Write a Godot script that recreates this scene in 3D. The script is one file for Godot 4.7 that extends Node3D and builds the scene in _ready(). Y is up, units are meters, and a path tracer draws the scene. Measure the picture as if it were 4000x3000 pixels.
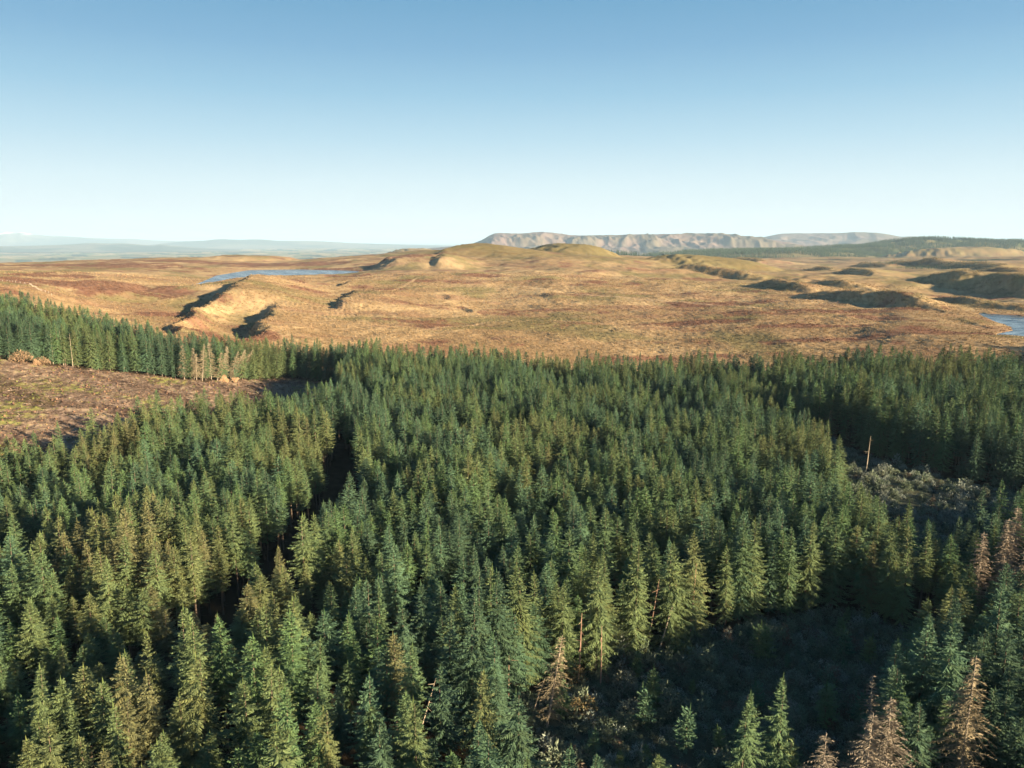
extends Node3D
# A spruce plantation on a moor seen from the air. x is to the right, forward is -z; "f" below is the distance forward of the camera.

const EYE := 60.0
var rng := RandomNumberGenerator.new()
var nz := {}
var used := {}
var mats := {}

# heights surveyed on the moor: x, height, f
var survey := [
	-211, 21.1, 254, -354, 33.2, 434, -756, 30.9, 932, -1071, 25.5, 1320, -127, 9.9, 185, -154, 12.9, 228, -184, 18, 274, -287, 30.4, 434, -386, 29.1, 584, -550, 29.7, 835, -769, 26.5, 1170, -174, 13.5, 304, -246, 24.7, 435, -354, 25.2, 627, -490, 27.3, 872, -685, 25, 1221, -929, 18.8, 1657, -113, 9.5, 236, -146, 8.1, 307, -204, 21.9, 434, -271, 22.6, 580, -326, 21.3, 698, -464, 23.8, 997, -674, 27.6, 1451, -122, 5.8, 301, -163, 17.8, 409, -236, 18.6, 595, -331, 19, 837, -477, 22.3, 1209, -696, 23.9, 1768, -113, 2.8, 315, -141, 11.9, 396, -199, 17.7, 566, -265, 23.9, 755, -357, 18.5, 1019, -527, 20.5, 1511, -80, 1.4, 335, -103, 7.9, 433, -129, 8.7, 545, -156, 10.5, 662, -194, 14.1, 827, -224, 18.1, 954, -258, 17.3, 1100, -341, 21.8, 1461, -454, 20.2, 1948, -59, 5.8, 441, -84, 8.5, 634, -115, 17.2, 872, -140, 23.9, 1071, -194, 28.7, 1487, -239, 37.6, 1834, -15, 4.1, 450, -22, 3, 650, -27, 10.5, 800, -35, 21.9, 1049, -45, 31.6, 1349, -53, 43.5, 1599, 27, 2.2, 429, 37, 3.6, 599, 50, 10.6, 798, 63, 23.1, 1018, 80, 32.7, 1298, 98, 36.5, 1597, 77, -0.4, 423, 92, 1.8, 512, 123, 4, 689, 158, 10.9, 886, 201, 18.9, 1132, 261, 23.3, 1477, 348, 17.3, 1969, 146, 1.9, 415, 184, 6.8, 529, 246, 7, 709, 327, 8.8, 945, 408, 9.6, 1182, 619, -0.6, 1796, 813, -1.8, 2364, 209, 5, 412, 261, 6.5, 518, 310, 7.6, 616, 395, 7.3, 787, 470, 6.7, 939, 803, 1.5, 1611, 1336, 0, 2686, 248, 7.6, 389, 265, 7.2, 416, 299, 6.6, 470, 337, 6.6, 530, 376, 7.2, 593, 242, 7.6, 413, 281, 7.8, 481, 334, 8.2, 574, 295, 8.2, 543, 454, 4.4, 719, 586, 8.4, 931, 903, 11.4, 1440, 1591, 6.4, 2543, 324, 6.6, 421, 381, 6.6, 498, 483, 8, 593, 692, 12.6, 855, 1193, 15.7, 1479, 0, 0, 70, 0, 0, 150, 0, 0, 240, 0, 1, 330, -60, 1, 110, -120, 2.5, 170, 60, 0, 110, 120, -1, 170, 180, -1, 240, 100, -1, 320, 250, -1, 330, -60, 2, 240, -100, 4, 250, 0, 0, 20, -60, 1, 20, 60, 0, 20, 0, 0, -80, -150, 3, 40, 150, 0, 40, -60, 4, 330, 220, -1, 120, -230, 6, 120, 0, 0, -400, -400, 8, 0, 400, 0, 0, -600, 18, 300, 600, 2, 300, -60, 3, 300, -1768, 5, 1768, -1300, -20, 2252, -725, -25, 2705, -253, 0, 2889, 0, 20, 2600, 418, 0, 2971, 2121, 20, 2121, -2571, -95, 3064, -1436, -100, 3947, 0, -60, 4600, 956, -40, 4499, 2250, 0, 3897, 3536, 20, 3536, -2349, 0, 855, 2349, 20, 855, -2349, 0, -855, 2349, 20, -855, 0, 0, -2500, -4500, -135, 5362, -2394, -135, 6578, 0, -125, 8000, 2736, -120, 7518, 5657, -90, 5657, -6894, -120, -1216, 6894, -100, -1216, 0, -150, -7000]

# hummocks and scarps, steep on their west face: x, f (foot, south end), x, f (foot, north end), height, width of the steep face, width of the gentle back
var scarps := [
	[-226, 590, -266, 775, 6, 12, 90],
	[-141, 588, -155, 722, 6, 11, 70], [-184, 796, -181, 855, 5, 11, 50],
	[-118, 1084, -122, 1240, 8, 18, 70],
	[-222, 1120, -196, 1330, 13, 30, 160],
	[-160, 1440, -100, 1620, 13, 30, 240],
	[179, 1090, 232, 1130, 7, 18, 90], [232, 1120, 306, 990, 9, 20, 100], [282, 915, 290, 800, 8, 18, 70],
	[340, 890, 358, 825, 10, 20, 60],
	[272, 730, 299, 640, 9, 18, 80], [298, 648, 316, 580, 9, 17, 40],
	[380, 705, 384, 645, 6, 15, 60],
	[294, 514, 288, 486, 5, 13, 18],
	[364, 612, 385, 556, 6, 14, 60],
	[480, 930, 511, 760, 18, 40, 200],
	[563, 1370, 573, 1265, 9, 22, 90], [575, 1540, 590, 1470, 8, 20, 80],
	[923, 1960, 912, 1760, 9, 34, 160], [949, 1850, 850, 1400, 9, 34, 160], [851, 1960, 846, 1800, 8, 26, 100],
	[620, 2300, 640, 2100, 12, 40, 200], [700, 1200, 690, 1080, 9, 26, 120],
	[-62, 690, -66, 730, 1.6, 9, 40], [-36, 610, -45, 640, 1.8, 8, 40], [30, 700, 28, 760, 1.4, 10, 50],
]

# rounded knolls: x, f, half width, half depth, height
var knolls := [
	[142, 1760, 112, 190, 20], [396, 1540, 140, 180, 18], [-560, 1700, 100, 150, 11], [-60, 1720, 130, 190, 3],
	[-660, 3950, 300, 300, 26], [-400, 4100, 380, 350, 56], [-760, 3300, 300, 200, 40],
	[1650, 4300, 1050, 500, 60], [2800, 4500, 950, 600, 72], [1150, 3700, 620, 380, 34], [1880, 3300, 330, 260, 32],
	[450, 1000, 120, 160, 7],
]

# heather patches: x, f, half width, half depth
var heather := [
	[-380, 652, 90, 49], [-593, 1101, 135, 110], [-455, 756, 40, 51], [-152, 408, 30, 22], [-393, 1419, 120, 96], [-287, 1186, 66, 47], [-246, 543, 22, 39],
	[247, 592, 77, 17], [195, 502, 49, 10], [188, 691, 52, 23], [-26, 948, 34, 25], [211, 440, 73, 10], [128, 540, 50, 14], [-333, 693, 42, 36], [-180, 1250, 60, 90], [-520, 1350, 200, 60],
]

var loch_west := PackedVector2Array([Vector2(-322, 775), Vector2(-330, 815), Vector2(-349, 885), Vector2(-381, 1000), Vector2(-405, 1203), Vector2(-339, 1223), Vector2(-258, 1184), Vector2(-226, 1147), Vector2(-215, 1080), Vector2(-240, 1030), Vector2(-305, 985), Vector2(-330, 920), Vector2(-322, 840)])
var loch_east := PackedVector2Array([Vector2(350, 579), Vector2(358, 566), Vector2(378, 548), Vector2(440, 520), Vector2(430, 440), Vector2(330, 398), Vector2(302, 422), Vector2(290, 433), Vector2(279, 442), Vector2(291, 454), Vector2(302, 463), Vector2(312, 481), Vector2(324, 515), Vector2(338, 552)])
const WEST_LEVEL := 16.5
const EAST_LEVEL := 7.0

# where the plantation stands, and the openings in it
var wood := PackedVector2Array([Vector2(-90, 20), Vector2(-170, 90), Vector2(-165, 160), Vector2(-122, 168), Vector2(-115, 170), Vector2(-106, 170), Vector2(-101, 171), Vector2(-97, 178), Vector2(-94, 188), Vector2(-87, 198), Vector2(-82, 212), Vector2(-70, 226), Vector2(-62, 232), Vector2(-57, 246), Vector2(-58, 258), Vector2(-64, 280), Vector2(-66, 300), Vector2(-74, 318), Vector2(-96, 330), Vector2(-100, 344), Vector2(-79, 341), Vector2(-39, 317), Vector2(-1, 324), Vector2(38, 320), Vector2(78, 326), Vector2(112, 313), Vector2(147, 306), Vector2(174, 303), Vector2(212, 318), Vector2(243, 337), Vector2(330, 365), Vector2(340, 200), Vector2(160, 60), Vector2(110, 20)])
var shelterbelt := PackedVector2Array([Vector2(-290, 252), Vector2(-199, 273), Vector2(-184, 275), Vector2(-168, 284), Vector2(-151, 296), Vector2(-121, 298), Vector2(-112, 317), Vector2(-92, 329), Vector2(-98, 344), Vector2(-112, 338), Vector2(-134, 316), Vector2(-158, 330), Vector2(-183, 342), Vector2(-200, 340), Vector2(-290, 330)])
var felled := PackedVector2Array([Vector2(-330, 180), Vector2(-165, 160), Vector2(-122, 168), Vector2(-115, 170), Vector2(-106, 170), Vector2(-101, 171), Vector2(-97, 178), Vector2(-94, 188), Vector2(-87, 198), Vector2(-82, 212), Vector2(-70, 226), Vector2(-62, 232), Vector2(-57, 246), Vector2(-58, 258), Vector2(-64, 280), Vector2(-66, 300), Vector2(-74, 318), Vector2(-96, 330), Vector2(-112, 317), Vector2(-121, 298), Vector2(-151, 296), Vector2(-168, 284), Vector2(-184, 275), Vector2(-199, 273), Vector2(-330, 245)])
var ride := PackedVector2Array([Vector2(-49, 214), Vector2(-43, 200), Vector2(-38, 188), Vector2(-35, 167), Vector2(-33, 148), Vector2(-33, 133), Vector2(-34, 118), Vector2(-37, 106), Vector2(-41, 98), Vector2(-48, 98), Vector2(-46, 108), Vector2(-43, 122), Vector2(-42, 134), Vector2(-42, 150), Vector2(-43, 168), Vector2(-47, 190)])
var track := PackedVector2Array([Vector2(86, 238), Vector2(98, 233), Vector2(106, 205), Vector2(118, 188), Vector2(132, 182), Vector2(142, 176), Vector2(138, 154), Vector2(118, 150), Vector2(100, 146), Vector2(88, 136), Vector2(76, 130), Vector2(68, 134), Vector2(66, 146), Vector2(70, 160), Vector2(78, 176), Vector2(82, 200)])
var glade := PackedVector2Array([Vector2(23, 107), Vector2(30, 112), Vector2(45, 117), Vector2(58, 118), Vector2(63, 108), Vector2(54, 96), Vector2(46, 86), Vector2(41, 78), Vector2(38, 66), Vector2(34, 48), Vector2(20, 42), Vector2(5, 45), Vector2(3, 60), Vector2(1, 76), Vector2(-3, 86), Vector2(2, 95), Vector2(9, 100), Vector2(15, 104)])

var paths := [
	[PackedVector2Array([Vector2(8, 851), Vector2(36, 809), Vector2(68, 758), Vector2(110, 731), Vector2(165, 697), Vector2(204, 640)]), 2.2, Color(0.46, 0.33, 0.20)],
	[PackedVector2Array([Vector2(40, 662), Vector2(90, 659), Vector2(128, 656), Vector2(195, 600)]), 1.6, Color(0.13, 0.065, 0.045)],
	[PackedVector2Array([Vector2(-121, 706), Vector2(-112, 800), Vector2(-111, 903), Vector2(-63, 992), Vector2(-3, 945), Vector2(79, 924)]), 1.6, Color(0.42, 0.30, 0.17)],
	[PackedVector2Array([Vector2(-60, 470), Vector2(-20, 540), Vector2(10, 560), Vector2(60, 548), Vector2(120, 520), Vector2(190, 525)]), 1.5, Color(0.44, 0.31, 0.18)],
]

# hollows, steep on their east side: x, f, x, f of the brink, depth, width of the steep side, of the floor, of the gentle west side
var hollows := [
	[-168, 400, -197, 490, 9, 11, 45, 110], [-196, 480, -237, 650, 13, 14, 55, 150], [-236, 640, -268, 790, 8, 12, 50, 120],
	[-136, 420, -168, 560, 11, 13, 26, 60],
]


# ---------------------------------------------------------------- names and metas
func numbered(called: String) -> String:
	if not used.has(called):
		used[called] = 0
		return called
	used[called] += 1
	return "%s_%03d" % [called, used[called]]

func tag(o: Node3D, label: String, category: String, group := "", kind := "") -> void:
	if label != "": o.set_meta("label", label)
	if category != "": o.set_meta("category", category)
	if group != "": o.set_meta("group", group)
	if kind != "": o.set_meta("kind", kind)

func thing(called: String, label: String, category: String, at: Vector3, group := "") -> Node3D:
	var o := Node3D.new()
	o.name = numbered(called)
	add_child(o, true)
	o.position = at
	tag(o, label, category, group)
	return o

func part(called: String, mesh: Mesh, mat: Material, parent: Node3D) -> MeshInstance3D:
	var o := MeshInstance3D.new()
	o.name = called
	o.mesh = mesh
	if mat: o.material_override = mat
	parent.add_child(o, true)
	return o

func structure(called: String, mesh: Mesh, mat: Material) -> MeshInstance3D:
	var o := part(numbered(called), mesh, mat, self)
	o.set_meta("kind", "structure")
	return o

func matte(key: String, c: Color, rough := 0.9, vertex := true) -> StandardMaterial3D:
	if mats.has(key): return mats[key]
	var m := StandardMaterial3D.new()
	m.resource_name = key
	m.albedo_color = c.linear_to_srgb()
	m.roughness = rough
	m.metallic_specular = 0.25
	m.vertex_color_use_as_albedo = vertex
	m.cull_mode = BaseMaterial3D.CULL_DISABLED
	mats[key] = m
	return m

func noise(seed_: int, freq: float, octaves := 4, kind := FastNoiseLite.TYPE_SIMPLEX_SMOOTH) -> FastNoiseLite:
	var n := FastNoiseLite.new()
	n.seed = seed_
	n.noise_type = kind
	n.frequency = freq
	n.fractal_type = FastNoiseLite.FRACTAL_FBM
	n.fractal_octaves = octaves
	return n

# ---------------------------------------------------------------- the lie of the land
var n_relief: FastNoiseLite
var n_fine: FastNoiseLite
var n_tuft: FastNoiseLite
var n_wave: FastNoiseLite
var n_big: FastNoiseLite
var n_streak: FastNoiseLite
const CELL := 0.06
const SIDE := 246
var table := PackedFloat32Array()

func wrapped(x: float, f: float) -> Vector2:
	var r := sqrt(x * x + f * f)
	if r < 0.001: return Vector2.ZERO
	return Vector2(x, f) * (log(1.0 + minf(r, 9000.0) / 40.0) / r)

func solve_land() -> void:
	# a thin plate through the surveyed heights, then sampled on a grid
	var n := survey.size() / 3
	var w := PackedVector2Array()
	for i in n: w.append(wrapped(survey[i * 3], survey[i * 3 + 2]))
	var m := n + 3
	var a := []
	for i in m:
		var row := PackedFloat64Array()
		row.resize(m + 1)
		if i < n:
			for j in n:
				var d := w[i].distance_squared_to(w[j])
				row[j] = 0.002 if i == j else 0.5 * d * log(maxf(d, 1e-12))
			row[n] = 1.0
			row[n + 1] = w[i].x
			row[n + 2] = w[i].y
			row[m] = survey[i * 3 + 1]
		else:
			for j in n: row[j] = 1.0 if i == n else (w[j].x if i == n + 1 else w[j].y)
		a.append(row)
	for k in m:
		var best := k
		for i in range(k + 1, m):
			if absf(a[i][k]) > absf(a[best][k]): best = i
		var t = a[k]
		a[k] = a[best]
		a[best] = t
		var pk: PackedFloat64Array = a[k]
		for i in range(k + 1, m):
			var ri: PackedFloat64Array = a[i]
			var q := ri[k] / pk[k]
			if q != 0.0:
				for j in range(k, m + 1): ri[j] -= q * pk[j]
				a[i] = ri
	var s := PackedFloat64Array()
	s.resize(m)
	for k in range(m - 1, -1, -1):
		var v: float = a[k][m]
		for j in range(k + 1, m): v -= a[k][j] * s[j]
		s[k] = v / a[k][k]
	table.resize(SIDE * SIDE)
	for iy in SIDE:
		for ix in SIDE:
			var p := Vector2(ix - SIDE / 2, iy - SIDE / 2) * CELL
			if p.length() > 5.9: p = p.normalized() * 5.9
			var v := s[n] + s[n + 1] * p.x + s[n + 2] * p.y
			for j in n:
				var d := p.distance_squared_to(w[j])
				if d > 1e-9: v += s[j] * 0.5 * d * log(d)
			table[iy * SIDE + ix] = v

func plate(x: float, f: float) -> float:
	var p := wrapped(x, f) / CELL + Vector2(SIDE / 2, SIDE / 2)
	var ix := int(p.x + 0.5)
	var iy := int(p.y + 0.5)
	var tx := p.x - ix
	var ty := p.y - iy
	var x0 := 0.5 * (0.5 - tx) * (0.5 - tx)
	var x1 := 0.75 - tx * tx
	var x2 := 0.5 * (0.5 + tx) * (0.5 + tx)
	var k := (iy - 1) * SIDE + ix - 1
	var a := table[k] * x0 + table[k + 1] * x1 + table[k + 2] * x2
	k += SIDE
	var b := table[k] * x0 + table[k + 1] * x1 + table[k + 2] * x2
	k += SIDE
	var c := table[k] * x0 + table[k + 1] * x1 + table[k + 2] * x2
	return a * 0.5 * (0.5 - ty) * (0.5 - ty) + b * (0.75 - ty * ty) + c * 0.5 * (0.5 + ty) * (0.5 + ty)

func from_edge(poly: PackedVector2Array, p: Vector2) -> float:
	var best := 1e9
	var q := poly[poly.size() - 1]
	for v in poly:
		var e := v - q
		var t := clampf((p - q).dot(e) / e.length_squared(), 0.0, 1.0)
		best = minf(best, p.distance_squared_to(q + e * t))
		q = v
	return sqrt(best)

func loch_shore(h: float, p: Vector2, poly: PackedVector2Array, level: float) -> float:
	var d := from_edge(poly, p) + n_fine.get_noise_2d(p.x, p.y) * 5.0
	if Geometry2D.is_point_in_polygon(p, poly):
		return level - 0.25 - 2.5 * smoothstep(0.0, 14.0, d)
	if d < 90.0:
		if d < 60.0: h = lerpf(minf(h, level + 0.2 + maxf(d, 0.0) * 0.09), h, smoothstep(12.0, 60.0, d))
		return maxf(h, level + 0.12 + minf(maxf(d, 0.0) * 0.05, 2.0) * (1.0 - smoothstep(50.0, 90.0, d)) - 3.0 * smoothstep(50.0, 90.0, d))
	return h

var scarp_data := []
func land(x: float, f: float) -> float:
	var h := plate(x, f)
	var r := sqrt(x * x + f * f)
	var p := Vector2(x, f)
	if r > 280.0:
		var moor := smoothstep(300.0, 460.0, r)
		var bend := n_wave.get_noise_2d(x, f)
		for s in scarp_data:
			if absf(x - s[0]) > s[2] or absf(f - s[1]) > s[3]: continue
			var a: Vector2 = s[4]
			var along: Vector2 = s[5]
			var t: float = (p - a).dot(along)
			var side: float = (p - a).dot(s[6]) + bend * s[8] * 0.4
			if side <= 0.0: continue
			var n: float = s[7]
			var taper: float = minf(s[8] * 2.2, 42.0)
			var ends := smoothstep(-taper, taper * 0.8, t) * (1.0 - smoothstep(n - taper * 0.8, n + taper, t))
			if ends <= 0.0: continue
			var u: float = side / s[8]
			h += s[10] * ends * (smoothstep(0.0, 1.0, u) if u < 1.0 else 1.0 - smoothstep(0.0, 1.0, (side - s[8]) / s[9]))
		if x < -100.0 and r < 950.0:
			var deep := 0.0
			for s in hollows:
				var a := Vector2(s[0], s[1])
				var along := (Vector2(s[2], s[3]) - a).normalized()
				var n := a.distance_to(Vector2(s[2], s[3]))
				var t := (p - a).dot(along)
				var u: float = -(p - a).dot(Vector2(along.y, -along.x)) + bend * 7.0
				if u <= 0.0: continue
				deep = maxf(deep, s[4] * smoothstep(-45.0, 25.0, t) * (1.0 - smoothstep(n - 25.0, n + 45.0, t)) * smoothstep(0.0, s[5], u) * (1.0 - smoothstep(s[6], s[7], u)))
			if deep > 0.0: h = maxf(h - deep, minf(h, lerpf(5.0, WEST_LEVEL + 0.7, smoothstep(540.0, 770.0, f))))
		for k in knolls:
			var dx: float = (x - k[0]) / k[2] + bend * 0.12
			var df: float = (f - k[1]) / k[3]
			var q := dx * dx + df * df
			if q < 1.0:
								h += k[4] * (1.0 - q) * (1.0 - q) * (1.0 + 2.0 * q)
		h += moor * (n_relief.get_noise_2d(x, f) * 1.3 * clampf(r / 800.0, 0.6, 1.6) + bend * 1.1)
		h += 4.5 * n_streak.get_noise_2d(x * 0.36 + 900.0, f * 0.36) * smoothstep(-130.0, -40.0, x) * smoothstep(560.0, 800.0, f) * (1.0 - smoothstep(1400.0, 1700.0, f))
		if r < 1700.0: h += moor * n_fine.get_noise_2d(x, f) * 0.5
		if r > 500.0 and r < 740.0 and x < -90.0 and x > -190.0:
			# old drains cut down the slope
			var cut := smoothstep(-190.0, -165.0, x) * (1.0 - smoothstep(-110.0, -92.0, x)) * smoothstep(505.0, 540.0, r) * (1.0 - smoothstep(690.0, 735.0, r)) * smoothstep(-0.35, 0.1, n_fine.get_noise_2d(x * 0.3, f * 0.3))
			h -= 0.38 * cut * pow(0.5 + 0.5 * sin((x + f * 0.2 + bend * 3.0) * 1.7), 6.0)
		if r < 950.0: h += moor * n_tuft.get_noise_2d(x, f) * 0.3
		if r > 1700.0: h += n_big.get_noise_2d(x, f) * 16.0 * smoothstep(1700.0, 3500.0, r)
		if x < -100.0 and r > 700.0 and r < 1400.0: h = loch_shore(h, p, loch_west, WEST_LEVEL)
		elif x > 150.0 and r > 360.0 and r < 860.0: h = loch_shore(h, p, loch_east, EAST_LEVEL)
	else:
		h += n_fine.get_noise_2d(x, f) * 0.5
	if x < -50.0 and r < 345.0 and r > 150.0:
		var c := smoothstep(-50.0, -70.0, x) * (1.0 - smoothstep(325.0, 345.0, r))
		# plough ridges and brash rows of the felled ground
		var g := x * 0.42 + f * 0.907 + n_wave.get_noise_2d(x * 0.4, f * 0.4) * 12.0
		h += c * (0.28 * sin(g * 0.75) + 0.55 * pow(maxf(0.0, sin(g * 0.17 + 1.0)), 6.0) + n_tuft.get_noise_2d(x * 2.0, f * 2.0) * 0.45)
	return h

func at(x: float, f: float, up := 0.0) -> Vector3:
	return Vector3(x, land(x, f) + up, -f)

func ready_land() -> void:
	n_relief = noise(11, 0.011, 4)
	n_fine = noise(12, 0.05, 3)
	n_tuft = noise(13, 0.22, 2)
	n_wave = noise(14, 0.022, 3)
	n_big = noise(15, 0.0012, 4)
	n_streak = noise(16, 0.012, 4)
	for s in scarps:
		var a := Vector2(s[0], s[1])
		var b := Vector2(s[2], s[3])
		if b.y < a.y:
			var t := a
			a = b
			b = t
		var along := (b - a).normalized()
		var reach: float = s[5] * 2.5
		scarp_data.append([(a.x + b.x) / 2, (a.y + b.y) / 2, absf(b.x - a.x) / 2 + s[5] * 2.5 + s[6], absf(b.y - a.y) / 2 + reach + s[6], a, along, Vector2(along.y, -along.x), a.distance_to(b), float(s[5]), float(s[6]), float(s[4])])
	solve_land()

var far_hills := [[1650, 4200, 1000, 520], [2750, 4350, 950, 560], [1150, 3650, 560, 320]]
const STRAW := Color(0.37, 0.262, 0.143)
const TAN := Color(0.275, 0.186, 0.099)
const OLIVE := Color(0.155, 0.135, 0.06)
const RUST := Color(0.22, 0.117, 0.075)
const LING := Color(0.145, 0.066, 0.045)

func moor_color(x: float, f: float, r: float) -> Color:
	var a := n_relief.get_noise_2d(x * 0.5 + 300.0, f * 0.35)
	var b := n_fine.get_noise_2d(x * 0.6, f * 0.4 + 90.0)
	var c := n_tuft.get_noise_2d(x + 50.0, f * 0.7) if r < 1300.0 else 0.0
	var s := n_streak.get_noise_2d(x * 0.5, f * 1.3)
	var k := TAN.lerp(STRAW, smoothstep(-0.35, 0.45, a + 0.5 * b + 0.35 * c))
	k = k.lerp(OLIVE, 0.75 * smoothstep(0.0, 0.5, n_wave.get_noise_2d(x * 0.35 + 70.0, f * 0.25) + 0.4 * b))
	k = k.lerp(RUST, 0.5 * smoothstep(0.12, 0.5, s + 0.35 * b))
	var ling := smoothstep(0.30, 0.5, n_streak.get_noise_2d(x * 0.8 + 500.0, f * 0.9) + 0.3 * b + 0.2 * c)
	for e in heather:
		var dx: float = (x - e[0]) / e[2]
		var df: float = (f - e[1]) / e[3]
		var q := dx * dx + df * df
		if q < 2.2: ling = maxf(ling, 1.0 - smoothstep(0.5, 1.15, q + 1.2 * b + 0.5 * s + 0.3 * c))
	k = k.lerp(LING.lerp(RUST, clampf(0.3 + c, 0.0, 0.7)), ling * 0.85)
	# the higher knolls and steep faces carry greener grass and bracken
	k = k.lerp(Color(0.15, 0.115, 0.04), 0.8 * smoothstep(18.0, 40.0, plate(x, f) + 16.0 * a) * smoothstep(1000.0, 1500.0, f) * smoothstep(-320.0, -120.0, x))
	for i in 2:
		var e = knolls[i]
		var q := Vector2((x - e[0]) / e[2], (f - e[1]) / e[3]).length()
		k = k.lerp(Color(0.155, 0.122, 0.048), 0.8 * (1.0 - smoothstep(0.7, 1.3, q + 0.4 * b)))
	if x > 140.0: k = k.lerp(Color(0.20, 0.165, 0.07), 0.45 * smoothstep(780.0, 950.0, f) * (1.0 - smoothstep(1500.0, 2200.0, f)) * smoothstep(140.0, 220.0, x) * smoothstep(-0.3, 0.3, a + 0.4 * b))
	if absf(x) < 230.0 and r > 440.0 and r < 1020.0:
		for t in paths:
			var q: float = 1e9
			for i in t[0].size() - 1:
				q = minf(q, Vector2(x, f + 3.0 * b).distance_to(Geometry2D.get_closest_point_to_segment(Vector2(x, f + 3.0 * b), t[0][i], t[0][i + 1])))
			k = k.lerp(t[2], 0.75 * (1.0 - smoothstep(t[1] * 0.4, t[1] * 1.6, q)))
	return k * (1.0 + 0.17 * c + 0.11 * b)

func plain_color(x: float, f: float) -> Color:
	var a := n_big.get_noise_2d(x * 1.2, f * 1.2)
	var b := n_streak.get_noise_2d(x * 0.12, f * 0.12)
	var k := Color(0.24, 0.19, 0.09).lerp(Color(0.14, 0.16, 0.06), smoothstep(-0.2, 0.3, a))
	k = k.lerp(Color(0.03, 0.045, 0.025), smoothstep(0.1, 0.25, b + 0.5 * a))
	return k.lerp(Color(0.36, 0.28, 0.14), smoothstep(0.2, 0.4, -b))

func ground_color(x: float, f: float) -> Color:
	var r := sqrt(x * x + f * f)
	var p := Vector2(x, f)
	if r < 420.0:
		var c := n_tuft.get_noise_2d(x * 1.6, f * 1.6)
		var b := n_fine.get_noise_2d(x, f)
		if Geometry2D.is_point_in_polygon(p, felled):
			var g := x * 0.42 + f * 0.907 + n_wave.get_noise_2d(x * 0.4, f * 0.4) * 12.0
			var k := Color(0.195, 0.135, 0.10).lerp(Color(0.28, 0.205, 0.14), smoothstep(-0.3, 0.4, b + 0.7 * c))
			k = k.lerp(Color(0.22, 0.22, 0.06), 0.8 * smoothstep(0.12, 0.4, n_wave.get_noise_2d(x + 40.0, f) + 0.4 * c))
			k = k.lerp(Color(0.055, 0.03, 0.022), 0.8 * smoothstep(0.75, 1.0, sin(g * 0.17 + 1.2) + 0.4 * c))
			return k * (1.0 + 0.4 * c)
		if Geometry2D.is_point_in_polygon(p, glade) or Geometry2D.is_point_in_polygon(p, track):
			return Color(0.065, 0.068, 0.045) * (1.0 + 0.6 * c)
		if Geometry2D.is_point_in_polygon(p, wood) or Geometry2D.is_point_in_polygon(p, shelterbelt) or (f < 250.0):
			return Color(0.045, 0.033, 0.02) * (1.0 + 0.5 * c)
	if r < 2600.0: return moor_color(x, f, r)
	if r > 5200.0: return plain_color(x, f)
	var far := moor_color(x, f, r) * 0.85
	far = far.lerp(Color(0.035, 0.045, 0.03), smoothstep(0.1, 0.3, n_big.get_noise_2d(x * 1.5, f * 1.5)))
	for e in far_hills:
		var dx: float = (x - e[0]) / e[2]
		var df: float = (f - e[1]) / e[3]
		far = far.lerp(Color(0.065, 0.07, 0.04), 0.9 * (1.0 - smoothstep(0.75, 1.05, dx * dx + df * df + 0.8 * n_streak.get_noise_2d(x * 0.25, f * 0.25))))
	return far.lerp(plain_color(x, f), smoothstep(2600.0, 5200.0, r))

func build_ground() -> void:
	var turns := PackedFloat64Array()
	var a := -180.0
	while a < 179.99:
		turns.append(deg_to_rad(a))
		a += 0.09 if absf(a + 0.001) < 40.0 else (1.0 if absf(a) < 60.0 else 6.0)
	turns.append(PI)
	var reach := PackedFloat64Array()
	var r := 6.0
	while r < 70000.0:
		reach.append(r)
		if r < 150.0: r += 6.0
		elif r < 400.0: r += 1.6
		elif r < 1700.0: r *= 1.0062
		elif r < 5000.0: r *= 1.016
		else: r *= 1.07
	var nt := turns.size()
	var nr := reach.size()
	var v := PackedVector3Array()
	var c := PackedColorArray()
	var nn := PackedVector3Array()
	var uv := PackedVector2Array()
	v.resize(nt * nr)
	c.resize(nt * nr)
	nn.resize(nt * nr)
	var k := 0
	for i in nr:
		var d := reach[i]
		for j in nt:
			var x := d * sin(turns[j])
			var f := d * cos(turns[j])
			v[k] = Vector3(x, land(x, f), -f)
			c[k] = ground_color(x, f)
			k += 1
	k = 0
	for i in nr:
		var up := k - nt if i > 0 else k
		var down := k + nt if i < nr - 1 else k
		for j in nt:
			var l := j - 1 if j > 0 else nt - 2
			var q := j + 1 if j < nt - 1 else 1
			nn[k + j] = (v[k + q] - v[k + l]).cross(v[down + j] - v[up + j]).normalized()
			if nn[k + j].y < 0.0: nn[k + j] = -nn[k + j]
		k += nt
	var idx := PackedInt32Array()
	idx.resize((nr - 1) * (nt - 1) * 6)
	var m := 0
	for i in nr - 1:
		for j in nt - 1:
			var q := i * nt + j
			idx[m] = q
			idx[m + 1] = q + nt
			idx[m + 2] = q + 1
			idx[m + 3] = q + 1
			idx[m + 4] = q + nt
			idx[m + 5] = q + nt + 1
			m += 6
	var mesh := surface(v, nn, c, idx)
	var mat := matte("moorland", Color.WHITE, 0.95)
	mat.metallic_specular = 0.1
	structure("ground", mesh, mat)

func surface(v: PackedVector3Array, n: PackedVector3Array, c: PackedColorArray, idx := PackedInt32Array()) -> ArrayMesh:
	var arr := []
	arr.resize(Mesh.ARRAY_MAX)
	arr[Mesh.ARRAY_VERTEX] = v
	arr[Mesh.ARRAY_NORMAL] = n
	if c.size(): arr[Mesh.ARRAY_COLOR] = c
	if idx.size(): arr[Mesh.ARRAY_INDEX] = idx
	var mesh := ArrayMesh.new()
	mesh.add_surface_from_arrays(Mesh.PRIMITIVE_TRIANGLES, arr)
	return mesh

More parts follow.
